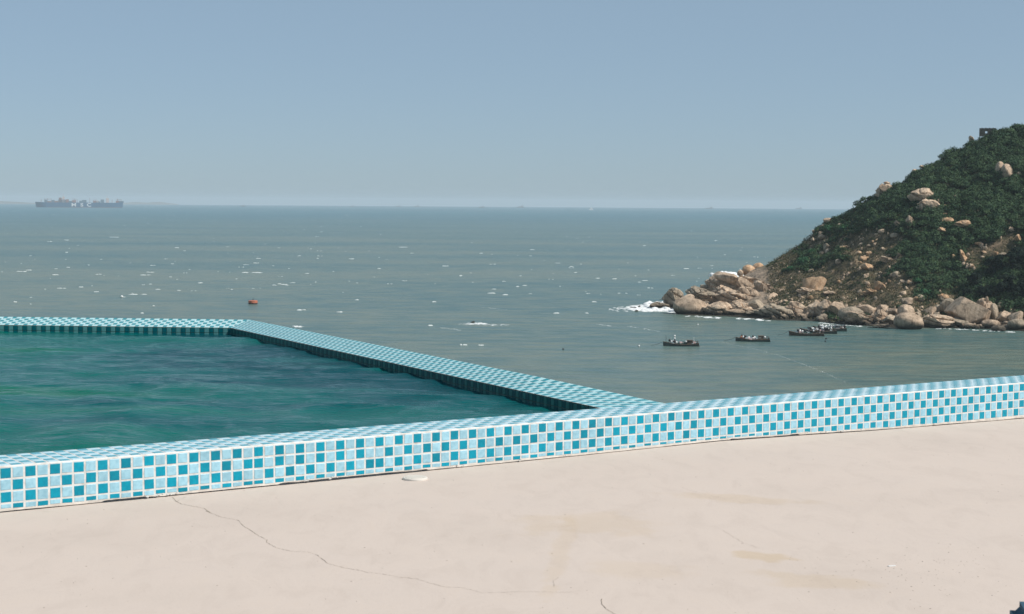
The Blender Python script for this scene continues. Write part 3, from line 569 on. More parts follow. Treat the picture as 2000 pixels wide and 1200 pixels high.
# x, y centre, width, height (photo pixels), kind, tone, tilt, extra distance or None to sit on the slope, label
SHORE = [
 (1313, 580, 46, 34, 'slab', 'd', .3, 12, 'upright angular slab standing behind the surf at the tip of the point'),
 (1288, 596, 40, 17, 'strata', 'd', .1, 3, 'low dark wet rock nearest the open sea, in the white surf'),
 (1330, 594, 26, 18, 'block', 'o', .2, 6, 'small reddish rock between the dark tip rock and the big rounded boulder'),
 (1348, 601, 66, 38, 'round', 't', .15, 6, 'broad rounded grey boulder rising straight from the water near the tip'),
 (1399, 605, 66, 32, 'cracked', 't', .3, 5, 'rounded boulder with diagonal cracks at the waterline, right of the broad grey one'),
 (1366, 573, 58, 26, 'strata', 'd', .2, 22, 'layered dark rock ledge above the rounded waterline boulders'),
 (1342, 583, 30, 22, 'block', 't', .1, 16, 'blocky pale rock between the upright slab and the layered ledge'),
 (1398, 549, 50, 34, 'cracked', 't', .3, 58, 'large cracked block standing highest on the left part of the point'),
 (1378, 560, 24, 14, 'block', 'd', 0, 50, 'shaded small rock at the foot of the highest cracked block'),
 (1429, 545, 26, 19, 'round', 't', 0, 66, 'small rounded rock just right of the highest cracked block'),
 (1440, 549, 12, 8, 'block', 'd', 0, 60, 'little dark stone between the cracked block and the smooth slab'),
 (1457, 563, 140, 52, 'slab', 't', .18, 52, 'broad smooth sunlit granite slab forming the back of the point'),
 (1420, 584, 96, 44, 'strata', 't', .25, 26, 'big layered rock mass in the middle of the point'),
 (1464, 583, 66, 48, 'strata', 't', .4, 30, 'deeply fissured rock leaning right, below the smooth slab'),
 (1494, 571, 56, 40, 'slab', 't', .35, 44, 'sloping tan slab at the right end of the smooth ledge'),
 (1448, 605, 62, 32, 'strata', 't', .3, 9, 'rough low rock at the waterline with surf at its foot'),
 (1462, 527, 26, 18, 'round', 'o', 0, 88, 'squat orange boulder at the crest where the point meets the hill'),
 (1481, 521, 21, 14, 'round', 'o', 0, 92, 'round topped orange boulder at the crest beside the squat one'),
 (1447, 534, 14, 13, 'block', 't', 0, 84, 'small square boulder left of the two orange crest boulders'),
 (1478, 535, 44, 12, 'slab', 'o', .1, 80, 'flat orange rock ledge beneath the two crest boulders'),
 (1508, 611, 86, 38, 'strata', 'd', .5, 7, 'large ribbed rock leaning right at the water, deep diagonal fissures'),
 (1437, 612, 64, 20, 'cracked', 't', .3, 6, 'low cracked ledge at the waterline between the two rounded boulders and the ribbed rock'),
 (1474, 612, 40, 20, 'strata', 'd', .3, 6, 'small dark ledge at the water just left of the large ribbed rock'),
 (1408, 570, 50, 30, 'strata', 't', .3, 40, 'layered rock filling the gap below the highest cracked block'),
 (1484, 600, 44, 26, 'block', 'd', .2, 14, 'dark shaded block tucked behind the large ribbed rock'),
 (1533, 573, 44, 26, 'strata', 't', .45, 40, 'leaning layered rock below the first green bush'),
 (1506, 583, 38, 22, 'block', 't', .3, 30, 'medium tan rock between the sloping slab and the ribbed rock'),
 (1557, 606, 48, 36, 'strata', 't', .5, 10, 'fissured rock right of the large ribbed rock'),
 (1590, 606, 46, 34, 'cracked', 't', .5, 10, 'split leaning boulder above the moored boats'),
 (1540, 596, 34, 22, 'block', 'd', .2, 22, 'shaded block behind the fissured waterline rocks'),
 (1576, 592, 28, 20, 'block', 't', .3, 24, 'small pale rock behind the split leaning boulder'),
 (1592, 556, 48, 34, 'block', 'o', .5, None, 'bright orange tan outcrop on the slope above the split boulder'),
 (1574, 568, 36, 18, 'strata', 't', .6, None, 'narrow leaning slab left of the orange tan outcrop'),
 (1621, 573, 30, 15, 'strata', 't', .5, None, 'layered slab low on the slope right of the orange tan outcrop'),
 (1606, 601, 40, 30, 'cracked', 't', .5, 9, 'leaning cracked rock directly behind the cluster of boats'),
 (1634, 598, 34, 20, 'block', 't', .2, 12, 'tan block right of the leaning cracked rock'),
 (1650, 590, 34, 18, 'block', 't', .1, 24, 'pale rock in the second row, above the dark ledge'),
 (1662, 611, 46, 22, 'round', 'd', .1, 5, 'grey rounded ledge at the shore right of the boats'),
 (1684, 623, 66, 24, 'slab', 't', .2, 2, 'long flat tan slab reaching the water right of the boats'),
 (1694, 606, 44, 20, 'block', 't', .2, 12, 'angular rock behind the long flat slab'),
 (1716, 616, 34, 22, 'strata', 't', .5, 5, 'leaning rock between the flat slab and the round boulder'),
 (1736, 622, 26, 14, 'block', 'd', .1, 3, 'small dark rock left of the round boulder in the water'),
 (1727, 602, 30, 18, 'block', 't', .1, 16, 'tan boulder on the beach above the leaning rock'),
 (1705, 571, 42, 20, 'strata', 'o', .3, None, 'layered orange ledge on the lower slope in the middle'),
 (1716, 560, 26, 20, 'block', 'o', .2, None, 'orange block behind the layered ledge on the lower slope'),
 (1696, 523, 30, 18, 'block', 'o', .4, None, 'dark orange angular rock on the brown middle slope'),
 (1738, 509, 38, 11, 'slab', 't', .35, None, 'long pale slab lying on the brown middle slope'),
 (1772, 588, 28, 14, 'block', 't', .2, None, 'pale rock at the grass edge above the round boulder'),
 (1769, 606, 31, 20, 'round', 't', .1, 10, 'oval boulder resting directly behind the round boulder in the water'),
 (1775, 629, 54, 34, 'round', 't', .15, -3, 'big round boulder standing in the shallow water'),
 (1797, 583, 17, 14, 'round', 'd', 0, None, 'small upright boulder at the grass edge'),
 (1788, 598, 15, 11, 'round', 't', 0, 20, 'little round rock right of the oval boulder'),
 (1746, 607, 26, 16, 'block', 't', .1, 12, 'tan rock left of the oval boulder'),
 (1817, 608, 28, 18, 'block', 't', .1, 12, 'angular rock above the flat ledge right of the round boulder'),
 (1826, 627, 78, 24, 'slab', 't', .05, 3, 'flat topped ledge between the round and the huge boulder'),
 (1836, 604, 26, 16, 'block', 'd', .1, 14, 'grey rock left of the huge boulder'),
 (1892, 609, 84, 58, 'huge', 't', .25, 6, 'huge tilted boulder, largest rock on the beach'),
 (1926, 607, 38, 50, 'cracked', 't', .1, 12, 'tall rounded boulder leaning on the right of the huge one'),
 (1858, 600, 42, 32, 'block', 'd', -.1, 12, 'shaded rock wedged left of the huge boulder'),
 (1876, 630, 52, 24, 'block', 'd', 0, 3, 'dark rock beneath the huge boulder'),
 (1893, 636, 17, 9, 'round', 't', 0, -1, 'small pale stone below the huge boulder'),
 (1886, 584, 17, 8, 'round', 't', 0, 18, 'small stone on top behind the huge boulder'),
 (1941, 607, 16, 26, 'round', 'd', 0, 9, 'narrow upright grey boulder right of the huge one'),
 (1961, 601, 32, 28, 'block', 'd', .5, 14, 'leaning grey rock under the dark trees'),
 (1959, 617, 28, 18, 'block', 't', .1, 6, 'pale angular rock right of the narrow upright boulder'),
 (1985, 619, 30, 22, 'block', 't', .2, 6, 'bright pointed rock near the right edge of the picture'),
 (1935, 631, 34, 13, 'round', 't', 0, 2, 'low pale rock at the waterline below the narrow upright boulder'),
 (1950, 643, 26, 14, 'round', 'd', 0, -4, 'dark topped stone alone in the water at the right'),
 (1988, 632, 36, 16, 'round', 'd', 0, 2, 'low grey rock at the waterline at the right edge'),
 (1720, 636, 46, 5, 'slab', 'd', 0, -3, 'flat wet rock awash left of the round boulder'),
 (1727, 374, 36, 28, 'cracked', 't', .1, None, 'pale boulder perched on the ridge outline, halfway up'),
 (1803, 384, 58, 30, 'cracked', 't', .25, None, 'big cracked boulder dome in the green scrub, upper part'),
 (1812, 402, 44, 24, 'cracked', 't', .5, None, 'lower cracked piece under the big boulder dome'),
 (1833, 396, 10, 18, 'block', 't', .3, None, 'thin pale slab right of the big boulder dome'),
 (1952, 331, 17, 28, 'round', 't', .3, None, 'left half of the split pale boulder high on the hill'),
 (1967, 337, 20, 30, 'round', 't', -.3, None, 'right half of the split pale boulder high on the hill'),
 (1990, 341, 9, 11, 'round', 'd', 0, None, 'small grey stone right of the split pale boulder'),
 (1896, 272, 11, 12, 'block', 't', 0, None, 'small pale boulder on the skyline left of the stone hut'),
 (1777, 436, 18, 28, 'strata', 't', .5, None, 'tall narrow fissured rock below the big boulder dome'),
 (1849, 432, 26, 20, 'block', 'o', .4, None, 'orange leaning rock in the scrub below the bare red patch'),
 (1840, 449, 18, 11, 'block', 'o', .1, None, 'small orange rock under the orange leaning rock'),
 (1884, 439, 42, 16, 'cracked', 'o', .05, None, 'wide low orange dome in the scrub'),
 (1976, 449, 16, 13, 'block', 't', 0, None, 'pale block near the right edge, halfway up the hill'),
 (1620, 431, 24, 10, 'round', 't', 0, None, 'pale flat boulder on the ridge outline, lower part'),
 (1608, 443, 14, 10, 'block', 't', 0, None, 'pale stone on the ridge outline below the flat boulder'),
 (1608, 464, 20, 11, 'block', 't', -.3, None, 'tilted pale block just under the ridge, left of the green bush'),
 (1591, 452, 11, 9, 'block', 't', 0, None, 'small stone at the lower end of the ridge boulders'),
 (1614, 485, 17, 18, 'block', 'd', .1, None, 'dark sided boulder below the tilted pale block'),
 (1724, 453, 17, 10, 'round', 't', 0, None, 'rounded tan rock in the centre of the slope'),
 (1748, 461, 18, 10, 'round', 'd', 0, None, 'low grey rock right of the rounded tan one'),
 (1754, 438, 18, 12, 'strata', 'd', .6, None, 'thin leaning grey rock left of the tall fissured rock'),
 (1652, 484, 24, 7, 'slab', 'o', .1, None, 'thin flat orange slab on the left of the slope'),
 (1690, 504, 16, 7, 'block', 'o', 0, None, 'small orange rock above the dark orange angular one'),
 (1784, 487, 14, 12, 'block', 'o', 0, None, 'squarish orange stone above the long pale slab'),
 (1866, 387, 14, 11, 'round', 'd', 0, None, 'round grey stone under the bare red patch'),
 (1880, 502, 11, 26, 'slab', 'o', -.6, None, 'narrow rust coloured slab pointing up the slope'),
 (1863, 505, 9, 15, 'slab', 'o', -.6, None, 'short rust coloured slab beside the narrow one'),
 (1896, 520, 9, 9, 'round', 't', 0, None, 'small pale stone at the edge of the dark trees'),
 (1734, 358, 16, 6, 'block', 't', 0, None, 'flat stone on the skyline just above the perched boulder'),
 (1788, 334, 14, 8, 'block', 't', 0, None, 'left stone of the pair on the steep skyline'),
 (1801, 326, 12, 7, 'block', 't', 0, None, 'right stone of the pair on the steep skyline'),
 (1848, 318, 8, 5, 'round', 't', 0, None, 'tiny pale stone in the scrub below the skyline'),
 (1792, 341, 8, 4, 'round', 't', 0, None, 'tiny pale stone under the skyline pair'),
 (1962, 497, 22, 9, 'strata', 'd', .3, None, 'grey broken rock above the dark trees'),
 (1990, 468, 16, 18, 'block', 'o', .2, None, 'rust coloured bank of rock at the right edge'),
]
for (x, y, w, h, kd, mt, tl, off, lb) in SHORE:
    if off is None:
        P = hit(x, y+h*.30); d = math.hypot(P[0], P[1]); P = at_d(x, y, d)
    else:
        d = dshore(x)+off; P = at_d(x, y, d)
    hw = w/2*d/F*1.06; hh = h/2*d/F*1.1
    base = hit(x, min(y+h, float(shore_y(x))))
    if off is not None and off > 1 and P[2]-hh > SEA:       # rooted in the ground below it
        bot = max(SEA-.4, P[2]-hh*1.5); topz = P[2]+hh; hh = (topz-bot)/2; P[2] = (topz+bot)/2
    put_rock('boulder' if kd in ('round', 'cracked', 'block', 'huge') else 'rock_ledge', P, hw, max(hw*.75, hh*.9), hh, kd, mt, tilt=tl*.6 if kd in ('slab', 'block', 'round', 'huge') else tl*.25,
             label=lb, category='rock', group='granite boulders and ledges of the headland')
# countable small boulders along the beach and on the bare slopes, the ones that show largest
n_small = 0
MAJ = []
for r_ in SHORE:
    nm = r_[-1].split(',')[0].split(' with ')[0]
    w_ = nm.split()
    MAJ.append((r_[0], r_[1], r_[2], r_[3], ' '.join(w_[:8]) if w_[min(7, len(w_)-1)] not in ('the', 'of', 'a', 'on', 'in', 'and', 'to', 'right', 'left') else ' '.join(w_[:7])))
USED = set()
TONE = {'t': 'tan', 'd': 'grey', 'o': 'rust brown'}
def near_label(x, y, w, mt, noun):
    c = sorted(MAJ, key=lambda m: math.hypot(m[0]-x, (m[1]-y)*1.3))
    sz = 'tiny' if w < 9 else 'small' if w < 13 else 'fair sized'
    for m in c[:9]:
        dx, dy = x-m[0], y-m[1]
        rel = ('right of' if dx > 0 else 'left of') if abs(dx) > abs(dy)*1.2 else ('below' if dy > 0 else 'above')
        for pre in ('', 'just ' if math.hypot(dx, dy) < 30 else 'well '):
            t_ = f"{sz} {TONE[mt]} {noun} {pre}{rel} the {m[4]}"
            if t_ not in USED and len(t_.split()) <= 16: USED.add(t_); return t_
    return None
def small(x, y, w, h, kd, mt, lab, grp, off=None):
    global n_small
    P = hit(x, y+h*.2) if off is None else at_d(x, y, dshore(x)+off)
    d = math.hypot(P[0], P[1]); P = at_d(x, y, d)
    put_rock('small_boulder', P, w/2*d/F, w/2*d/F*.9, h/2*d/F*1.2, kd, mt, rot=random.uniform(-.6, .6), tilt=random.uniform(-.4, .4), label=near_label(x, y, w, mt, 'stone') or lab, category='rock', group=grp)
    n_small += 1
for k in range(95):
    x = random.uniform(1560, 2010); t = random.random()
    y = float(shore_y(x))-2-t*34
    if 1862 < x < 1925 or y < 596 and x > 1880: y = float(shore_y(x))-random.uniform(0, 6)
    w = random.uniform(9, 19)*(1-.3*t)
    small(x, y, w, w*random.uniform(.5, .8), random.choice(['round', 'block', 'block', 'block']), random.choice('tttdo'), 'small tan boulder among the loose stones heaped along the foot of the headland', 'loose stones heaped along the foot of the headland', off=None)
for k in range(22):
    x = random.uniform(1330, 1560); y = random.uniform(float(top_y(x))+6, float(shore_y(x))-6); w = random.uniform(10, 20)
    small(x, y, w, w*.6, random.choice(['block', 'strata']), random.choice('ttd'), 'small broken rock lying between the ledges of the point', 'broken rocks between the ledges of the point', off=(float(shore_y(x))-y)*1.0)
for k in range(72):
    for tr in range(40):
        x = random.uniform(1560, 1990); y = random.uniform(410, 590)
        if y < float(top_y(x))+8: continue
        if veg(x, y) < .55: break
    w = random.uniform(8, 17)
    small(x, y, w, w*random.uniform(.4, .8), random.choice(['round', 'block', 'block', 'strata']), random.choice('ttodo'), 'small rock showing through the dry grass of the slope', 'small rocks showing through the dry grass of the slope')
for k in range(20):
    x = random.uniform(1680, 1990); y = random.uniform(float(top_y(x))+14, 470); w = random.uniform(5, 11)
    P_ = hit(x, y)
    small(x, y-4, w, w*random.uniform(.5, .8), random.choice(['block', 'block', 'strata']), random.choice('tto'), 'small pale rock standing out of the green scrub', 'small pale rocks standing out of the green scrub')
# gravel and pebbles no one could count
def build_pebbles():
    V0, F0 = ICO2; Vs, Fs = [], []; b = 0
    pr = []
    for q in range(6):
        rg = np.random.default_rng(q+300); Vq = V0.copy()
        for k in range(10):
            d = rg.normal(size=3); d /= np.linalg.norm(d); h = rg.uniform(.45, .75); t = Vq@d; Vq = Vq-np.where(t > h, (t-h), 0)[:, None]*d
        pr.append(Vq/np.abs(Vq).max())
    for k in range(900):
        if k < 520:
            x = random.uniform(1500, 2050); y = float(shore_y(x))-random.uniform(0, 38); r = .3+.8*random.random()**2
        else:
            x = random.uniform(1500, 2000); y = random.uniform(float(top_y(x))+4, 600); r = .22+.75*random.random()**2
            if veg(x, y) > .6: continue
        P = hit(x, y); V = pr[k % 6]*RNG.uniform(.6, 1.25, 3)*r+P
        Vs.append(V); Fs.append(F0+b); b += len(V)
    return obj('scree', mesh_np('scree', np.concatenate(Vs), np.concatenate(Fs), M_ROCK), kind='stuff', label='scree of small stones on the headland slope and beach', category='stones')
build_pebbles()
# awash black rocks
for (x, y, w, h, lb) in ((1236, 601, 16, 4, 'black rock awash at the left end of the surf'), (1248, 598, 6, 6, 'thin dark rock spike poking out of the surf'), (1244, 607, 9, 3, 'flat dark rock at the lower edge of the surf'), (924, 629, 9, 4, 'lone small black rock awash in the open water'), (525, 631, 2, 5, 'tiny dark marker post seen just over the far pool rim')):
    P = at_z(x, y+h*.4, SEA); d = math.hypot(P[0], P[1]); P[2] += .1
    put_rock('awash_rock', P, w/2*d/F, w/2*d/F*.8, h/2*d/F*1.3, 'block', 'd', label=lb, category='rock')

# ---- vegetation
def leaf_cloud(c, r, n, size, rg, flat=.85, squash=.9):
    """n small leaf clumps on a ragged ball of radius r"""
    d = rg.normal(size=(n, 3)); d /= np.linalg.norm(d, axis=1)[:, None]
    d[:, 2] = np.abs(d[:, 2])*1.0-.25*rg.random(n)
    lump = 1+.22*np.sin(d[:, 0]*5+rg.uniform(0, 6))*np.cos(d[:, 1]*4+rg.uniform(0, 6))
    q = rg.uniform(.55, 1.08, n)*lump
    P = c+d*np.array([1, 1, squash])*(r*q)[:, None]
    nrm = d+rg.normal(size=(n, 3))*.55; nrm[:, 2] += .35; nrm /= np.linalg.norm(nrm, axis=1)[:, None]
    a = np.cross(nrm, rg.normal(size=(n, 3))); a /= np.linalg.norm(a, axis=1)[:, None]; b = np.cross(nrm, a)
    s = (size*rg.uniform(.6, 1.4, n))[:, None]
    V = np.stack([P-a*s-b*s*.5, P+a*s-b*s*.6, P+a*s*.3+b*s], 1).reshape(-1, 3)
    return V
def cloud_mesh(name, clumps, m, seed=1):
    rg = np.random.default_rng(seed)
    Vs = [leaf_cloud(np.array(c), r, n, s, rg, squash=sq) for (c, r, n, s, sq) in clumps]
    V = np.concatenate(Vs); return mesh_np(name, V, np.arange(len(V)).reshape(-1, 3), m)
def build_scrub():
    cl = []
    rg = random.Random(5)
    for k in range(9500):
        ix = rg.randrange(100, len(xs)-30); sj = 2+int(14+136*rg.random()**.9)
        px, py = HPX[ix, sj]
        v = float(veg(px, py)); v2 = v+.75*float(fbm(HV[ix, sj, 0]/11, HV[ix, sj, 1]/9, 77, 3))
        if px < 1500 or v2 < .50 or px > 2300: continue
        if px < 1560 and rg.random() < .5: continue
        big = .35+.65*min(1, max(0, (px-1500)/350))
        r = rg.uniform(.45, .95)*(1+1.9*big*(rg.random()**3)) * (1 if py > 430 else 1.1)
        P = HV[ix, sj]
        cl.append(((P[0], P[1], P[2]+r*.15), r, int(60+60*r*r), .12+.05*r, .8))
    for k in range(3200):
        ix = rg.randrange(110, len(xs)-90); sj = 2+int(12+138*rg.random()); px, py = HPX[ix, sj]
        if px < 1505 or float(veg(px, py)) > .75: continue
        if fbm(HV[ix, sj, 0]/6, HV[ix, sj, 1]/6, 88, 2) < 0: continue
        P = HV[ix, sj]; r = rg.uniform(.25, .6); cl.append(((P[0], P[1], P[2]), r, 30, .11, .8))
    me = cloud_mesh('scrub', cl, M_LEAF, 3)
    print('scrub tris', len(me.polygons))
    obj('scrub', me, kind='stuff', label='low green scrub covering the headland', category='scrub')
build_scrub()
def build_grass():
    rg = np.random.default_rng(9); n = 60000
    ix = rg.integers(90, len(xs)-60, n); sj = rg.integers(10, 152, n)
    P = HV[ix, sj]+rg.normal(size=(n, 3))*np.array([.7, .7, 0]); 
    keep = HPX[ix, sj, 0] > 1505; P = P[keep]; n = len(P)
    a = rg.uniform(0, 6.28, n); h = rg.uniform(.2, .55, n); w = .16
    dx = np.stack([np.cos(a)*w, np.sin(a)*w, np.zeros(n)], 1); tip = np.stack([rg.normal(size=n)*.15, rg.normal(size=n)*.15, h], 1)
    V = np.stack([P-dx, P+dx, P+tip], 1).reshape(-1, 3)
    m = leaf_mat('dry_grass', (.05, .055, .025), (.12, .10, .05))
    obj('dry_grass', mesh_np('dry_grass', V, np.arange(len(V)).reshape(-1, 3), m), kind='stuff', label='short dry grass on the bare parts of the headland', category='grass')
build_grass()
# bushes one can point at
BUSH = [(1575, 512, 26, 'g', 'largest bright green bush on the lower left of the slope'), (1552, 526, 15, 'g', 'bright green bush left of and below the largest one'), (1592, 492, 14, 'g', 'dark bush above the largest bright green bush'),
 (1538, 530, 13, 's', 'low bush at the left foot of the slope above the rock ledges'), (1627, 448, 20, 'g', 'spreading green bush just below the ridge boulders'), (1656, 446, 16, 'g', 'green bush right of the spreading one below the ridge'),
 (1600, 505, 12, 's', 'small bush right of the largest bright green bush'), (1652, 503, 15, 's', 'round bush on the left middle of the slope'), (1800, 548, 14, 'g', 'bright green bush low on the slope in a grassy hollow'),
 (1815, 572, 17, 'g', 'bright green bush above the beach right of the small upright boulder'), (1762, 600, 10, 's', 'small bush on the beach edge behind the oval boulder'), (1740, 372, 12, 's', 'dark bush right of the perched ridge boulder'),
 (1765, 430, 14, 's', 'bush directly left of the tall narrow fissured rock'), (1806, 437, 14, 's', 'round dark bush right of the tall narrow fissured rock'), (1830, 352, 14, 's', 'bush above the bare red patch'),
 (1880, 300, 15, 's', 'bush below the skyline left of the stone hut'), (1912, 300, 20, 's', 'large rounded bush below the stone hut'), (1960, 262, 18, 's', 'tall bush on the summit right of the stone hut'), (1988, 252, 18, 's', 'tall bush on the summit at the right edge'),
 (1945, 290, 18, 's', 'large bush right of and below the stone hut'), (1920, 350, 20, 's', 'dark bush left of the split pale boulder'), (1860, 470, 20, 's', 'large bush below the wide low orange dome'), (1915, 455, 22, 's', 'dense bush right of the wide low orange dome'),
 (1940, 400, 18, 's', 'dense bush in the upper right below the split boulder'), (1660, 470, 10, 's', 'small bush between the bare patches on the left'), (1780, 500, 10, 's', 'small bush beside the squarish orange stone')]
for k, (x, y, w, kd, lb) in enumerate(BUSH):
    P = hit(x, y+w*.2); d = math.hypot(P[0], P[1]); r = w*.62*d/F; e = empty('bush', P, label=lb, category='bush')
    rg = random.Random(k); cl = []
    for q in range(7): cl.append(((rg.uniform(-.7, .7)*r, rg.uniform(-.6, .6)*r, rg.uniform(0, .5)*r), r*rg.uniform(.45, .75), 170, .22, .85))
    obj('foliage', cloud_mesh('foliage', cl, M_LEAFB if kd == 'g' else M_LEAF, k+50), e)
    s = MB(); s.tube((0, 0, -.6), (0, 0, r*.6), .12, 5); s.tube((0, 0, 0), (r*.4, 0, r*.6), .07, 5); s.build('stem', M_BARK, e)
TREE = [(1985, 505, 34, 'large dark tree at the right edge above the beach'), (1940, 520, 32, 'dark tree standing left of the one at the right edge'), (1905, 548, 24, 'dark tree at the left end of the shaded grove'), (1962, 556, 30, 'dark tree in the middle of the shaded grove'),
        (1925, 572, 22, 'low dark tree behind the huge boulder'), (1995, 566, 28, 'dark tree low at the right edge behind the beach rocks'), (1888, 574, 14, 'small dark tree at the grove edge left of the huge boulder'), (2030, 530, 34, 'dark tree just beyond the right edge of the picture')]
for k, (x, y, w, lb) in enumerate(TREE):
    P = hit(x, min(y+w*.5, 612)); d = math.hypot(P[0], P[1]); C = at_d(x, y, d-2); r = w*.6*d/F
    e = empty('tree', P, label=lb, category='tree'); rg = random.Random(k+90); cl = []
    off = C-P
    for q in range(16): 
        cl.append(((off[0]+rg.uniform(-.75, .75)*r, off[1]+rg.uniform(-.6, .6)*r, off[2]+rg.uniform(-.9, .75)*r), r*rg.uniform(.3, .5), 300, .22, 1.0))
    obj('crown', cloud_mesh('crown', cl, M_LEAFD, k+90), e)
    s = MB(); s.tube((0, 0, -1), (off[0]*.7, off[1]*.7, off[2]), .3, 7, .12)
    for q in range(4): a = q*1.6; s.tube((off[0]*.4, off[1]*.4, off[2]*.5), (off[0]+math.cos(a)*r*.6, off[1]+math.sin(a)*r*.5, off[2]+r*.4), .12, 5, .04)
    s.build('trunk', M_BARK, e)

# stone hut on the summit
def build_hut():
    P = hit(1930, 262); d = math.hypot(P[0], P[1]); C = at_d(1929, 258, d); k = d/F
    P = np.array([C[0], C[1], C[2]-8*k]); az = math.atan2(P[0], P[1])
    e = empty('stone_hut', P, -az, label='small ruined stone lookout hut with one opening on the summit', category='hut')
    w, h, t, dp = 15*k, 14*k, .35, 2.2
    m = simple('dark_masonry', (.09, .085, .07), .95, .4, 1.5, .5)
    s = MB(); ox0, ox1, oz0, oz1 = -4.5*k, -.5*k, 4.5*k+1*k, 8*k+1*k
    s.box(((-w+ox0)/2, 0, h/2), ((ox0+w)/2, t/2, h/2)); s.box(((w+ox1)/2, 0, h/2), ((w-ox1)/2, t/2, h/2))
    s.box(((ox0+ox1)/2, 0, oz0/2), ((ox1-ox0)/2, t/2-.01, oz0/2)); s.box(((ox0+ox1)/2, 0, (oz1+h)/2), ((ox1-ox0)/2, t/2-.01, (h-oz1)/2))
    s.build('front_wall', m, e)
    s = MB(); s.box((-w+.2, dp/2+t/2, h/2), (.2, dp/2, h/2-.01)); s.box((w-.2, dp/2+t/2, h/2), (.2, dp/2, h/2-.01)); s.build('side_wall', m, e)
    s = MB(); 
    for q in range(9): s.box((-w+(q+.5)*2*w/9, .1, h+.06+.05*(q % 2)), (w/9-.02, t/2+.1, .10+.05*(q % 2)), 0); 
    s.build('parapet', m, e)
build_hut()

# ------------------------------------------------------------------ boats, buoys, ships
M_HULL = simple('tarred_hull', (.062, .078, .072), .6, .4, 2)
M_HULLT = simple('weathered_hull_wood', (.10, .075, .055), .8, .4, 3)
M_DECKW = simple('worn_deck_planks', (.16, .15, .13), .85, .3, 3)
M_WHITE = simple('white_float', (.75, .75, .73), .5, .08, 3)
M_BLACK = simple('black_float', (.02, .02, .022), .5, .3, 3)
M_ORANGE = simple('orange_tarpaulin', (.50, .17, .08), .7, .25, 2)
M_NET = simple('green_fishing_net', (.05, .10, .085), .95, .5, 4, .8)
M_PINK = simple('faded_pink_sacks', (.45, .34, .33), .9, .3, 3)
M_PALE = simple('pale_blue_grey_crate', (.38, .44, .45), .7, .25, 3)
M_STEEL = simple('dull_steel', (.25, .26, .26), .5, .2, 3)
def hull_mesh(L, B, D):
    """stations from stern (+x) to bow (-x)"""
    st = []
    for i in range(13):
        t = i/12; x = L/2-L*t
        w = B/2*(.80+.2*math.sin(min(1, t*2)*math.pi/2))*(1 if t < .55 else max(.04, 1-((t-.55)/.45)**2.0))
        sh = D*(.62+.10*(1-t)**3+1.15*max(0, t-.5)**1.6*2+.5*max(0, .3-t))
        st.append((x, w, sh))
    V = []; Fc = []
    for (x, w, sh) in st:
        for (yy, zz) in ((-w, sh), (-w*.93, sh*.3), (-w*.55, -.28), (0, -.4), (w*.55, -.28), (w*.93, sh*.3), (w, sh)): V.append((x, yy, zz))
    for i in range(12):
        for j in range(6): a = i*7+j; Fc.append((a, a+1, a+8, a+7))
    Fc.append(tuple(range(7))); Fc.append(tuple(range(84, 91))[::-1])
    return V, Fc, st
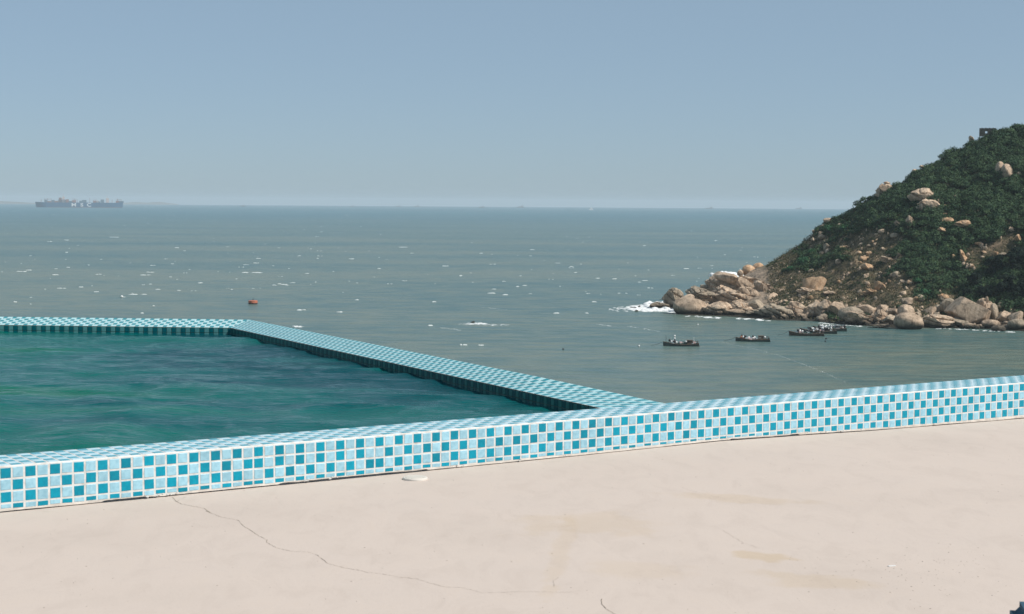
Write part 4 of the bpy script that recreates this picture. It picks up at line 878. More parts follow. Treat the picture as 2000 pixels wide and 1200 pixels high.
def fishing_boat(x, y, L, yaw, label, cfg, D=1.0):
    P = at_z(x, y, SEA); az = math.atan2(P[0], P[1])
    e = empty('fishing_boat', P, -az+yaw, label=label, category='boat', group='small fishing boats moored in the bay')
    B = L*.27; rg = random.Random(int(x))
    V, Fc, st = hull_mesh(L, B, D)
    s = MB(); s.add(V, Fc); s.build('hull', M_HULL if cfg.get('hull', 'd') == 'd' else M_HULLT, e, True)
    s = MB()
    for side in (-1, 1):
        for (a, b) in zip(st, st[1:]): s.tube((a[0], side*a[1], a[2]), (b[0], side*b[1], b[2]), .07, 6)
    s.build('gunwale', M_HULLT, e)
    s = MB(); dk = [(q[0], -q[1]*.93, q[2]*.75) for q in st]+[(q[0], q[1]*.93, q[2]*.75) for q in st][::-1]
    s.add(dk, [tuple(range(len(dk)))[::-1]]); s.build('deck', M_DECKW, e)
    zd = D*.5
    s = MB(); s.box((-L*.10, 0, zd+.12), (L*.13, B*.30, .22)); s.build('hatch_box', M_DECKW, e)
    s = MB(); s.box((L*.24, 0, zd+.45), (L*.07, B*.26, .45)); s.box((L*.24, 0, zd+.96), (L*.09, B*.32, .05)); s.build('wheel_shelter', M_STEEL if cfg.get('shelter') else M_HULLT, e)
    s = MB()
    for q in range(9): s.ball((L*rg.uniform(-.15, .15), rg.uniform(-.3, .3)*B, zd+rg.uniform(.1, .35)), rg.uniform(.25, .45), 8, 5, (1.3, 1, .7))
    s.build('net_heap', M_NET if not cfg.get('pink') else M_PINK, e, True)
    for q in range(6):
        s = MB(); s.box((L*rg.uniform(-.3, .42), rg.uniform(-.3, .3)*B, zd+rg.uniform(.2, .6)), (rg.uniform(.2, .4), .25, rg.uniform(.12, .2)), rg.uniform(-.5, .5)); s.build('crate', rg.choice([M_PALE, M_PALE, M_DECKW, M_PINK]), e)
    if cfg.get('tarp'):
        s = MB(); 
        for q in range(6): s.ball((-L*.27+rg.uniform(-.5, .5), rg.uniform(-.2, .2)*B, zd+.4+rg.uniform(-.1, .15)), rg.uniform(.35, .5), 8, 5, (1.2, 1, .8))
        s.build('tarpaulin', M_ORANGE, e, True)
    for q in range(cfg.get('white', 5)):
        s = MB(); u = rg.uniform(-.32, .4); s.ball((L*u, rg.uniform(-.35, .35)*B, zd+rg.uniform(.3, 1.0)), rg.uniform(.18, .30), 8, 6); s.build('float', M_WHITE, e, True)
    for q in range(cfg.get('black', 6)):
        s = MB(); u = rg.uniform(-.35, .45); s.ball((L*u, rg.uniform(-.35, .35)*B, zd+rg.uniform(.25, .95)), rg.uniform(.2, .36), 8, 6); s.build('float', M_BLACK, e, True)
    for (u, hh, fl) in cfg['poles']:
        s = MB(); s.tube((L*u, 0, zd), (L*u, 0, zd+hh), .05, 6, .035); po = s.build('pole', M_BLACK if fl != 'pale' else M_WHITE, e)
        if fl == 'balls':
            s = MB(); s.ball((L*u, 0, zd+hh), .24, 8, 6); s.ball((L*u, 0, zd+hh-.55), .22, 8, 6); s.build('marker_ball', M_WHITE, po, True)
        if fl == 'star':
            s = MB(); s.box((L*u, 0, zd+hh*.6), (.2, .03, .12)); s.build('flag', M_BLACK, po)
    s = MB()
    for u in (.30, .38, .46): s.tube((L*u, -B*.36, zd+.1), (L*u, -B*.36, zd+.75), .035, 5); s.tube((L*u, B*.36, zd+.1), (L*u, B*.36, zd+.75), .035, 5)
    for sgn in (-1, 1): s.tube((L*.28, sgn*B*.36, zd+.72), (L*.48, sgn*B*.36, zd+.72), .04, 5)
    s.tube((L*.48, -B*.36, zd+.72), (L*.48, B*.36, zd+.72), .04, 5)
    s.build('stern_rail', M_HULLT, e)
    s = MB(); s.box((L*.47, 0, .45), (.18, .25, .35)); s.tube((L*.49, 0, .3), (L*.56, 0, -.3), .06, 6); s.build('outboard_motor', M_BLACK, e)
    if cfg.get('rope', 1):
        s = MB(); a = Vector((-L/2, 0, st[-1][2])); b = Vector((-L/2-2.6, .5, .02))
        for q in range(6):
            t0, t1 = q/6, (q+1)/6; sag = lambda t: a.lerp(b, t)+Vector((0, 0, -.35*math.sin(t*math.pi)*.5)); s.tube(sag(t0), sag(t1), .035, 5)
        s.build('mooring_rope', M_BLACK, e)
    return e
fishing_boat(1330, 676, 8.0, .05, 'leftmost dark fishing boat, with a pole carrying two white balls', dict(poles=[(-.42, 2.0, 'dark'), (-.18, 1.9, 'balls'), (.36, 1.7, 'pale')], white=5, black=7, shelter=0), .68)
fishing_boat(1470, 667, 7.9, .08, 'lone fishing boat with an orange tarpaulin near its raised bow', dict(poles=[(-.32, 1.7, 'star'), (.3, .9, 'dark')], tarp=1, pink=1, white=6, black=5), .68)
fishing_boat(1575, 656, 8.4, .05, 'nearest boat of the moored cluster, brown wooden hull under the rocks', dict(hull='w', poles=[(-.2, 1.1, 'dark'), (.2, .9, 'dark')], white=9, black=11), .78)
fishing_boat(1598, 651.5, 9.0, .10, 'middle boat of the moored cluster, heaped with white floats', dict(poles=[(-.1, 1.4, 'dark'), (.3, 1.3, 'dark')], white=26, black=10, pink=1, rope=0), .9)
fishing_boat(1620, 646.5, 8.4, .16, 'farthest boat of the moored cluster, dark and closest to the shore rocks', dict(poles=[(.1, 1.5, 'dark'), (-.25, 1.2, 'dark')], white=16, black=12, rope=0, shelter=1), .85)
# orange mooring buoy
def build_buoy():
    P = at_z(494, 594, SEA); e = empty('mooring_buoy', P, label='orange drum shaped mooring buoy with a dark waterline band', category='buoy')
    m = simple('buoy_orange_paint', (.48, .15, .08), .6, .2, 1.5); r = 1.42
    s = MB(); s.tube((0, 0, .35), (0, 0, 1.0), r, 28); s.tube((0, 0, 1.0), (0, 0, 1.08), r, 28, r-.12); s.build('drum', m, e)
    s = MB(); s.tube((0, 0, -.5), (0, 0, .35), r-.02, 28); s.build('waterline_band', M_BLACK, e)
    s = MB(); s.tube((0, 0, 1.08), (0, 0, 1.55), .10, 8); s.box((.15, 0, 1.5), (.22, .05, .06)); s.build('mooring_post', M_BLACK, e)
    s = MB()
    for k in range(12): t0 = k*math.pi/6; t1 = t0+math.pi/6; s.tube((r*math.cos(t0), r*math.sin(t0), .72), (r*math.cos(t1), r*math.sin(t1), .72), .05, 5)
    s.build('fender_rope', simple('faded_rope', (.3, .13, .09), .9), e)
build_buoy()
for (x, y, r, m, lb) in ((238, 581, .42, M_WHITE, 'small white round float far left on the open sea'), (1248, 677, .22, M_WHITE, 'small white float left of the leftmost fishing boat'), (1363, 635, .2, M_WHITE, 'small white float above and between the two lone boats'), (1100, 683, .2, M_BLACK, 'tiny dark float in open water left of the boats'), (124, 405.0, 7.0, M_WHITE, '')):
    if not lb: continue
    P = at_z(x, y, SEA); e = empty('float_buoy', P, label=lb, category='buoy')
    s = MB(); s.ball((0, 0, r*.5), r, 12, 8); s.build('ball', m, e, True)
    s = MB(); s.tube((0, 0, -.5), (0, 0, r*.1), r*1.02, 12); s.build('base_band', M_BLACK, e)
def marker_flag():
    P = at_z(1612, 668, SEA); e = empty('marker_flag', P, label='dark marker flag float in front of the moored cluster', category='buoy')
    s = MB(); s.tube((0, 0, -.3), (0, 0, .9), .04, 6); s.build('staff', M_BLACK, e)
    s = MB(); s.box((.2, 0, .75), (.2, .02, .14)); s.build('flag', M_BLACK, e)
    s = MB(); s.ball((0, 0, .05), .22, 8, 6); s.build('float', M_BLACK, e, True)
marker_flag()

def ship_at(x, dist):
    d = ray(x, 400); h = np.array([d[0], d[1]])/math.hypot(d[0], d[1]); return np.array([h[0]*dist, h[1]*dist, SEA-dist*dist/(2*6.371e6)])
def container_ship():
    D = 7000; P = ship_at(155, D); k = D/F                      # metres per photo pixel
    az = math.atan2(P[0], P[1])
    e = empty('container_ship', P, -az, label='long dark blue container ship with white letters on its side', category='ship')
    mh = simple('navy_hull_paint', (.015, .10, .20), .5, .15, .02); mr = simple('faded_red_boot_topping', (.16, .07, .07), .7, .1, .02)
    mw = simple('pinkish_white_superstructure', (.62, .50, .46), .6, .1, .05); mg = simple('container_grey_blue', (.10, .16, .21), .8, .2, .05)
    mr2 = simple('container_rust', (.26, .13, .11), .8, .2, .05); ml = simple('white_hull_lettering', (.85, .85, .85), .6, .02, 1)
    L, Hh, B = 160*k, 9.0*k, 50.0
    def prism(pts, y0, y1):
        n = len(pts); V = [(x_, y0, z_) for x_, z_ in pts]+[(x_, y1, z_) for x_, z_ in pts]
        return V, [tuple(range(n)), tuple(range(n, 2*n))[::-1]]+[(i, n+i, n+(i+1) % n, (i+1) % n) for i in range(n)]
    s = MB(); s.add(*prism([(-L/2+20*k, -4), (L/2-1.2*k, -4), (L/2-1*k, 0), (L/2, Hh+.8*k), (L/2-1*k, Hh+.6*k), (L/2-16*k, Hh), (-L/2+20*k, Hh)], -B/2, B/2))
    s.add([(-L/2+20*k, -B/2, -4), (-L/2+20*k, -B/2, Hh), (-L/2+20*k, B/2, Hh), (-L/2+20*k, B/2, -4), (-L/2+9*k, -B*.36, Hh+.6*k), (-L/2+9*k, B*.36, Hh+.6*k), (-L/2+9*k, -B*.22, -4), (-L/2+9*k, B*.22, -4), (-L/2, 0, Hh+1.0*k), (-L/2+2.2*k, 0, -4)],
          [(0, 1, 4, 6), (3, 7, 5, 2), (1, 2, 5, 4), (4, 5, 8), (6, 4, 8, 9), (7, 9, 8, 5)])
    s.build('hull', mh, e)
    s = MB(); s.box((10*k, 0, .1*k), (L/2-12*k, B/2+.6, .7*k)); s.build('boot_topping', mr, e)
    def bx(name, x0, x1, z0, z1, m, bw=.42):
        s = MB(); X0 = (x0-75)*k-L/2; X1 = (x1-75)*k-L/2; s.box(((X0+X1)/2, 0, Hh+(z0+z1)/2*k), ((X1-X0)/2, B*bw, (z1-z0)/2*k)); return s.build(name, m, e)
    # deck loads and houses: x in photo pixels, height in photo pixels above the deck
    for (x0, x1, z1, m) in ((92, 97, 5, mg), (97, 105, 2.5, mr2), (105, 110, 4.5, mg), (110, 117, 3, mr2), (117, 130, 5.5, mg), (130, 136, 6, mr2), (136, 142, 3, mg), (142, 149, 4.5, mr2), (155, 160, 3.5, mg), (160, 168, 5, mg), (180, 186, 3.5, mr2), (186, 193, 2.5, mg), (194, 200, 6, mg), (222, 228, 4, mr2), (228, 236, 3.5, mg)):
        bx('container_stack', x0, x1, 0, z1, m)
    bx('bridge_tower', 124, 128.5, 0, 11, mw); bx('funnel', 204, 209, 0, 8.5, mw); bx('deck_house', 118, 123, 0, 9, mr2); bx('deck_house', 187, 190, 0, 4, mw)
    for (x0, h0) in ((86, 6), (92, 7), (98, 8), (104, 7), (126, 16), (146, 7), (151, 6), (174, 9), (181, 5), (206, 14), (215, 6), (225, 8), (232, 6)):
        s = MB(); X = (x0-75)*k-L/2; s.tube((X, 0, Hh), (X, 0, Hh+h0*k), .32*k, 6); s.build('mast', mr2 if h0 < 10 else mw, e)
    for (x0, x1, hh) in ((92, 104, 6.2), (142, 150, 6.5), (181, 187, 5), (223, 232, 6)):
        s = MB(); X0 = (x0-75)*k-L/2; X1 = (x1-75)*k-L/2; s.box(((X0+X1)/2, 0, Hh+hh*k), ((X1-X0)/2, 3, .3*k)); s.build('gantry_beam', mr2, e)
    for ch, x0 in (('M', 145), ('S', 159.5), ('C', 172.5)):
        cu = bpy.data.curves.new('letter', 'FONT'); cu.body = ch; cu.size = 8.6*k; cu.extrude = .3; cu.align_x = 'CENTER'; cu.offset = .20*k
        tmp = bpy.data.objects.new('tmp_letter', cu); COL.objects.link(tmp); bpy.context.view_layer.update()
        me = bpy.data.meshes.new_from_object(tmp.evaluated_get(bpy.context.evaluated_depsgraph_get())); bpy.data.objects.remove(tmp)
        me.materials.clear(); me.materials.append(ml)
        o = obj('hull_letter', me, e); o.rotation_euler = (R(90), 0, 0); o.location = ((x0-75)*k-L/2, -B/2-.8, 2.0*k); o.scale = (1.4, 1, 1)
container_ship()
def far_ship(x, dist, w, h, sail=False, label=''):
    P = ship_at(x, dist); k = dist/F; az = math.atan2(P[0], P[1]); e = empty('distant_ship' if not sail else 'distant_sailboat', P, -az, label=label, category='ship' if not sail else 'sailboat')
    mh = M_HULL if not sail else M_WHITE; L = w*k
    s = MB(); V = [(-L/2, 0, h*.35*k), (-L*.4, -L*.07, -.5), (L*.46, -L*.07, -.5), (L/2, -L*.07, h*.3*k), (-L/2+.1, 0, h*.35*k), (-L*.4, L*.07, -.5), (L*.46, L*.07, -.5), (L/2, L*.07, h*.3*k)]
    s.add(V, [(0, 1, 2, 3), (4, 7, 6, 5), (0, 3, 7, 4), (3, 2, 6, 7), (0, 4, 5, 1)]); s.build('hull', mh, e)
    if sail:
        s = MB(); s.add([(-L*.35, 0, h*.4*k), (L*.4, 0, h*.4*k), (L*.05, .5, h*k*1.6), (-L*.35, .4, h*.4*k), (L*.4, .4, h*.4*k), (L*.05, .9, h*k*1.6)], [(0, 1, 2), (5, 4, 3), (0, 2, 5, 3), (1, 4, 5, 2), (0, 3, 4, 1)]); s.build('sail', M_WHITE, e)
    else:
        s = MB(); s.box((L*.25, 0, h*.6*k), (L*.12, L*.06, h*.35*k)); s.box((-L*.1, 0, h*.42*k), (L*.2, L*.05, h*.14*k)); s.build('superstructure', M_STEEL, e)
        s = MB(); s.tube((L*.22, 0, h*.6*k), (L*.22, 0, h*1.4*k), L*.012, 6); s.build('mast', M_STEEL, e)
for a in ((474, 9500, 9, 4, False, 'faint small vessel on the horizon nearest the container ship'), (688, 11000, 7, 3, False, 'tiny faint vessel on the horizon, second from the left after the big ship'), (778, 12000, 9, 3, False, 'faint low vessel on the horizon left of the centre'), (814, 12000, 10, 3.5, False, 'faint low vessel on the horizon just right of its twin'),
          (940, 10000, 12, 4, False, 'faint grey ship on the horizon at the middle'), (1016, 11500, 16, 4.5, False, 'long faint ship on the horizon right of the middle'), (1155, 7500, 9, 4, True, 'tiny white sail on the horizon right of the middle'), (1385, 12000, 17, 4, False, 'pale faint ship on the horizon left of the headland'), (1560, 14000, 14, 4, False, 'very faint ship on the horizon closest to the headland')):
    far_ship(a[0], a[1], a[2], a[3], a[4], a[5])
def far_island(x0, x1, hpx, dist, seed, name):
    V = []; n = 40; k = dist/F
    for i in range(n+1):
        t = i/n; x = x0+(x1-x0)*t; P = ship_at(x, dist); h = hpx*k*(math.sin(math.pi*t)**.7)*(.6+.4*float(fbm(t*4, seed, seed, 3)+.5))
        P2 = ship_at(x, dist+900)
        V += [(P[0], P[1], P[2]-3), ((P[0]+P2[0])/2, (P[1]+P2[1])/2, P[2]+h+.5), (P2[0], P2[1], P2[2]-3)]
    Fc = []
    for i in range(n):
        a = i*3; Fc += [(a, a+3, a+4, a+1), (a+1, a+4, a+5, a+2)]
    obj(name, mesh_np(name, V, Fc, M_HILL, True), kind='structure')
far_island(-260, 85, 10, 15500, 2, 'distant_hills'); far_island(225, 350, 6, 17500, 5, 'distant_island')

# ------------------------------------------------------------------ pool: walls, tiles, water
TOPZ = CAMZ-1.07352
PC = np.array([-2.05201, 6.44561, 0]); HD = .573786
dF = np.array([math.cos(HD), math.sin(HD), 0]); nF = np.array([-dF[1], dF[0], 0]); T = .05
deckz_k = PX([(-60*T, 0.0), (0, 0), (12*T, 0), (26*T, .001), (40*T, .0015), (57*T, .003), (75*T, .0085), (85.5*T, -.002), (97*T, -.0156), (110*T, -.0248), (123*T, -.0323), (180*T, -.05)])
def sn(P): v = np.asarray(P)-PC; return float(v@dF), float(v@nF)
def FP(s, n, z): return PC*np.array([1, 1, 0])+dF*s+nF*n+np.array([0, 0, z])
def clip(poly, planes):
    """Sutherland-Hodgman: keep a*x+b*y<=c"""
    for (a, b, c) in planes:
        out = []
        for i in range(len(poly)):
            p, q = poly[i-1], poly[i]; dp = a*p[0]+b*p[1]-c; dq = a*q[0]+b*q[1]-c
            if dp <= 0 < dq or dq <= 0 < dp:
                t = dp/(dp-dq); out.append((p[0]+(q[0]-p[0])*t, p[1]+(q[1]-p[1])*t))
            if dq <= 0: out.append(q)
        poly = out
        if len(poly) < 3: return []
    return poly
def tile_solid(mb, poly, mp, h=.0014, ins=.0012, mi=0):
    """poly in (u,v); mp(u,v,height)->3D"""
    n = len(poly); cx = sum(p[0] for p in poly)/n; cy = sum(p[1] for p in poly)/n
    area = abs(sum(poly[i-1][0]*poly[i][1]-poly[i][0]*poly[i-1][1] for i in range(n)))/2
    if area < 4e-5: return
    r = max(1e-4, max(math.hypot(p[0]-cx, p[1]-cy) for p in poly)); k = 1-ins*1.4/r
    base = [mp(p[0], p[1], -.001) for p in poly]; mid = [mp(p[0], p[1], h*.55) for p in poly]
    top = [mp(cx+(p[0]-cx)*k, cy+(p[1]-cy)*k, h) for p in poly]
    V = base+mid+top; Fc = [tuple(range(2*n, 3*n))]
    for lv in (0, n): Fc += [(lv+i, lv+(i+1) % n, lv+n+(i+1) % n, lv+n+i) for i in range(n)]
    mb.add(V, Fc, mi)
NF0, NF1 = -24, 170                          # tile columns of the front wall
front = empty('pool_parapet_wall', (0, 0, 0), label='long low front wall of blue and white mosaic tiles edging the cream terrace', category='wall')
s = MB()
s0, s1, WF = NF0*T, NF1*T, .288
gap_r = random.Random(3)
segs = NF1-NF0
# body: front face with its ragged foot, top, back
gapz = []
for i in range(segs*3+1):
    s_ = s0+i*T/3
    gapz.append(float(deckz_k(s_))+.0035+.0030*float(fbm(s_*3.1, .3, 41, 3))+(.006 if float(fbm(s_*1.7, 2.2, 44, 2)) > .42 else 0))
V = []; Fc = []
for i in range(segs*3+1):
    s_ = s0+i*T/3
    for (n_, z_) in ((0, max(gapz[i], -.2)), (0, TOPZ-.004), (.004, TOPZ), (WF, TOPZ), (WF, -1.0), (.02, -1.0), (.02, gapz[i])): V.append(FP(s_, n_, z_))
for i in range(segs*3):
    for j in range(7): a = i*7+j; b = i*7+(j+1) % 7; Fc.append((a, b, b+7, a+7))
Fc.append(tuple(range(7))); Fc.append(tuple(range(segs*21, segs*21+7))[::-1])
obj('wall_core', mesh_np('wall_core', V, Fc, M_GROUT), front)
def isdark(r, c):
    if r >= 1 and 22 <= c <= 33: return (c+r) % 2 == 1 if r != 0 else False
    return (r+c) % 2 == 0
TS = .0412; G2 = (T-TS)/2
tile_meshes = {}
def tile_mesh(dark, w, h):
    key = (dark, round(w, 4), round(h, 4))
    if key not in tile_meshes:
        mb = MB(); tile_solid(mb, [(-w/2, -h/2), (w/2, -h/2), (w/2, h/2), (-w/2, h/2)], lambda u, v, e: (u, -e, v))
        tile_meshes[key] = mb.mesh('tile', M_DARK if dark else M_LIGHT)
    return tile_meshes[key]
rest = MB(); ntile = 0
order = sorted([(r, c) for c in range(NF0, NF1) for r in range(4)], key=lambda rc: (rc[1] < -1, rc[1], rc[0]))
rj = random.Random(12)
for (r, c) in order:
    sc_ = (c+.5)*T; ztop = TOPZ-.0045-r*T*.985-G2*.6; zbot = ztop-TS
    foot = float(deckz_k(sc_))+.0125+.004*rj.random()
    if sc_ > 85*T: foot = float(deckz_k(sc_))+.010+.003*rj.random()
    zb = max(zbot, foot)
    if ztop-zb < .006: continue
    h = ztop-zb; dk = isdark(r, c)
    jx, jz, jr = rj.uniform(-.0009, .0009), rj.uniform(-.0009, .0009), rj.uniform(-.016, .016)
    if ntile < 300 and c >= -1:
        me = tile_mesh(dk, TS, round(h, 3) if h < TS-.001 else TS)
        o = bpy.data.objects.new('tile', me); COL.objects.link(o); o.parent = front
        o.location = FP(sc_+jx, 0, (ztop+zb)/2+jz); o.rotation_euler = (0, jr, HD); ntile += 1
    else:
        tile_solid(rest, [(sc_-TS/2+jx, zb), (sc_+TS/2+jx, zb), (sc_+TS/2+jx, ztop), (sc_-TS/2+jx, ztop)], lambda u, v, e: FP(u, -e, v), mi=0 if dk else 1)
rest.build('smaller_face_tiles', [M_DARK, M_LIGHT], front, kind='stuff')
cop = MB(); NR = 6; TW = (WF-.012)/NR
for c in range(NF0, NF1):
    for r in range(NR):
        u0 = c*T+G2; v0 = .010+r*TW+.0042; j = rj.uniform(-.0005, .0005)
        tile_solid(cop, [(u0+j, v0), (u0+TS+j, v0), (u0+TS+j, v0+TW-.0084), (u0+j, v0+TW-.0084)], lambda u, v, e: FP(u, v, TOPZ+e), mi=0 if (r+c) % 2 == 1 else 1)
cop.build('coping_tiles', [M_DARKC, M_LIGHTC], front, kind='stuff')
# ragged mortar bead at the foot
V = []; Fc = []; nseg = segs*5
for i in range(nseg+1):
    s_ = s0+i*T/5; dz = float(deckz_k(s_)); g = np.interp(i/5*3, range(len(gapz)), gapz)
    ht = .0075+.0055*float(fbm(s_*9, .7, 52, 3)); out = .0012+.0014*float(fbm(s_*12, 4.1, 53, 3))
    if s_ > 85*T: ht += .005
    V += [FP(s_, -.0005, dz+ht+.004), FP(s_, -out-.0012, dz+ht), FP(s_, -out-.0025, g+.0005), FP(s_, .004, g-.0004)]
for i in range(nseg):
    for j in range(3): a = i*4+j; Fc.append((a, a+4, a+5, a+1))
obj('mortar_bead', mesh_np('mortar_bead', V, Fc, M_MORTAR), front)
# chipped plaster crumbs at the foot
cr = MB(); rc = random.Random(77)
for (x, y) in [(310, 965), (315, 966), (322, 962), (575, 935), (580, 938), (623, 932), (626, 930), (1570, 847), (1600, 845), (1608, 843), (1625, 839), (1632, 840), (950, 888), (865, 905), (1090, 893), (270, 968), (300, 970), (1848, 828), (1700, 842)]:
    P = at_z(x, y, 0); s_, n_ = sn(P); P = FP(s_, -.006, float(deckz_k(s_))+.010)
    for q in range(3): cr.ball((P[0]+rc.uniform(-.02, .02)*dF[0], P[1]+rc.uniform(-.02, .02)*dF[1], P[2]+rc.uniform(-.004, .006)), rc.uniform(.002, .0045), 6, 4, (1.6, 1, .8))
cr.build('crumbled_plaster', M_GROUT, front, kind='stuff')
# outside skirt of the front wall to the right of the pool
# rim walls of the pool
IC = at_z(450, 640.6, TOPZ); IN = at_z(1166, 796, TOPZ); IL = at_z(0, 635, TOPZ)
do = (IC-IN); do /= np.linalg.norm(do); df_ = (IC-IL); df_ /= np.linalg.norm(df_)
IL2 = IC-df_*7.5
TR, WR, RR, NRW = .0402, .212, .054, 5
def rim(name, A, B, ein, e_out, planes, side, label, n_rows_in=3):
    """A->B inner edge; e_out horizontal unit towards outside; planes clip in local (u,v)"""
    e = empty(name, (0, 0, 0), label=label, category='wall')
    L = np.linalg.norm(B-A); du = (B-A)/L
    def rise(u, v):
        f_ = 1.0
        if side == 'long': f_ = 1-.93*min(1, max(0, 1-u))     # settles down flush and widens where it meets the parapet
        return RR*f_*v/WR
    flare = 0 if side != 'long' else float((at_z(1290, 786.5, TOPZ+.004)-A)@e_out)-WR
    def mp(u, v, hgt):
        P = A+du*u+e_out*v*(1+flare/WR*min(1.1, max(0, 1-u))); return (P[0], P[1], TOPZ+rise(u, v)+hgt)
    def region(u0, u1, v0, v1): return clip([(u0, v0), (u1, v0), (u1, v1), (u0, v1)], planes)
    core = MB(); inner = MB(); nu = int(L/.1)+4
    for i in range(-6, nu):
        u0, u1 = i*.1, (i+1)*.1
        pg = region(u0, u1, 0, WR)
        if not pg: continue
        for a5 in range(5):
            for b5 in range(5):
                pq = region(u0+a5*.02, u0+a5*.02+.02, WR*b5/5, WR*(b5+1)/5)
                if pq: core.add([mp(p[0], p[1], 0) for p in pq], [tuple(range(len(pq)))])
        # inner and outer skirts
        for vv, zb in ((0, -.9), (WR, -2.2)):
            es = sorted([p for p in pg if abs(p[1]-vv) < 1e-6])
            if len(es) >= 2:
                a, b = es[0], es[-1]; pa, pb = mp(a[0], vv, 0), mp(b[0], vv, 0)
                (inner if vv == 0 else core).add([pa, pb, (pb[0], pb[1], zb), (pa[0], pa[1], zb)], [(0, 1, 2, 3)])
    core.build('wall_core', M_GROUT, e); inner.build('inner_face', M_GROUTSH, e)
    tp = MB(); g = .0022; tw = WR/NRW
    for i in range(-8, int(L/TR)+10):
        for r in range(NRW):
            pg = region(i*TR+g, (i+1)*TR-g, r*tw+g, (r+1)*tw-g)
            if pg: tile_solid(tp, pg, mp, .0013, .001, mi=0 if (i+r) % 2 == 0 else 1)
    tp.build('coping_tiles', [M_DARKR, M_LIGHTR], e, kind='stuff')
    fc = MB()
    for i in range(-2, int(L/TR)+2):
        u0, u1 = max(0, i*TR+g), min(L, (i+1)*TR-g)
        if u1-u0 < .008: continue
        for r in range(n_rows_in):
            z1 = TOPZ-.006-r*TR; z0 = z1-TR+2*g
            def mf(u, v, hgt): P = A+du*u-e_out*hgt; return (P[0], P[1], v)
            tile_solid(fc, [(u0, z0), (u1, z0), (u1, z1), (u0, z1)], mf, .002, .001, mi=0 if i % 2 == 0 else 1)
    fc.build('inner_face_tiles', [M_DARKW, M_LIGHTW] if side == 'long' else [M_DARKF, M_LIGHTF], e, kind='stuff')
    return e
def outn(du, ref):   # horizontal normal of du pointing away from the pool centre
    n_ = np.array([du[1], -du[0], 0]); return n_ if (n_@ref) > 0 else -n_
pool_c = (IC+IN+IL)/3
eo = outn(do, IC-pool_c+np.array([1, 0, 0])); ef = outn(df_, np.array([0, 1, 0]))
# mitre line through the inner corner
OC_dir = eo+ef; OC_dir /= np.linalg.norm(OC_dir)
def local_plane(A, du, e_out, Pt, nrm):
    """half-plane nrm.(P-Pt)<=0 written in local (u,v)"""
    return (float(nrm@du), float(nrm@e_out), float(nrm@(Pt-A)))
mit = np.array([OC_dir[1], -OC_dir[0], 0])      # normal of the mitre plane
if mit@(IN-IC) > 0: mit_long = -mit
else: mit_long = mit                              # long wall keeps its own side
# long wall: from near end (A=IN) to corner (B=IC)
fb = FP(0, WF, TOPZ)
pl_long = [local_plane(IN, do, eo, IC, mit_long), local_plane(IN, do, eo, fb, -nF)]
rim('pool_rim_wall', IN, IC, 0, eo, pl_long, 'long', 'long side wall of the pool running away to the far corner, its sloping coping tiled pale blue')
pl_far = [local_plane(IL2, df_, ef, IC, -mit_long)]
rim('pool_rim_wall', IL2, IC, 0, ef, pl_far, 'far', 'far end wall of the pool at the left, its coping tiled in skewed rows')
# plain left end wall, outside the picture
s = MB(); a = IL2; b = FP(sn(IL2)[0], WF, 0)
s.box(((a[0]+b[0])/2-.15, (a[1]+b[1])/2, TOPZ-.5), (.14, abs(a[1]-b[1])/2+.3, .5))
o = s.build('pool_end_wall', M_GROUT, label='plain left end wall of the pool beyond the picture', category='wall')

# pool water
def build_water():
    corners = [FP(sn(IN)[0]+.05, WF-.02, 0), IC+do*.05+eo*.03, IL2+ef*.03, FP(sn(IL2)[0], WF-.02, 0)]
    nu, nv = 420, 300
    u = np.linspace(0, 1, nu)**1.0; v = np.linspace(0, 1, nv)
    A, B_, C_, D_ = [c[:2] for c in corners]       # A near right, B far right, C far left, D near left
    U, Vv = np.meshgrid(u, v)
    P = (A*(1-U[..., None])+D_*U[..., None])*(1-Vv[..., None])+(B_*(1-U[..., None])+C_*U[..., None])*Vv[..., None]
    X, Y = P[..., 0], P[..., 1]
    X2 = X+.12*fbm(X*1.1, Y*1.1, 3, 2); Y2 = Y+.20*fbm(X*.8, Y*.8, 6, 3)
    def ridge(a): return 1-np.abs(a)*2
    Z = .014*ridge(fbm(X2*.75, Y2*1.45+X2*.15, 21, 1))+.013*ridge(fbm(X2*1.7-Y2*.3, Y2*2.9, 22, 2))+.011*fbm(X2*.9+Y2*.4, Y2*1.5-X2*.2, 23, 2)+.004*ridge(fbm(X2*4, Y2*7+X2, 24, 2))
    Z = Z-Z.mean()+TOPZ-.056
    Vt = np.stack([X, Y, Z], -1).reshape(-1, 3)
    i = np.arange(nv-1)[:, None]; j = np.arange(nu-1)[None]; a = i*nu+j
    Fc = np.stack([a, a+nu, a+nu+1, a+1], -1).reshape(-1, 4)
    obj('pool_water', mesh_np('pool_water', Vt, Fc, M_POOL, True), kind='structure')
build_water()

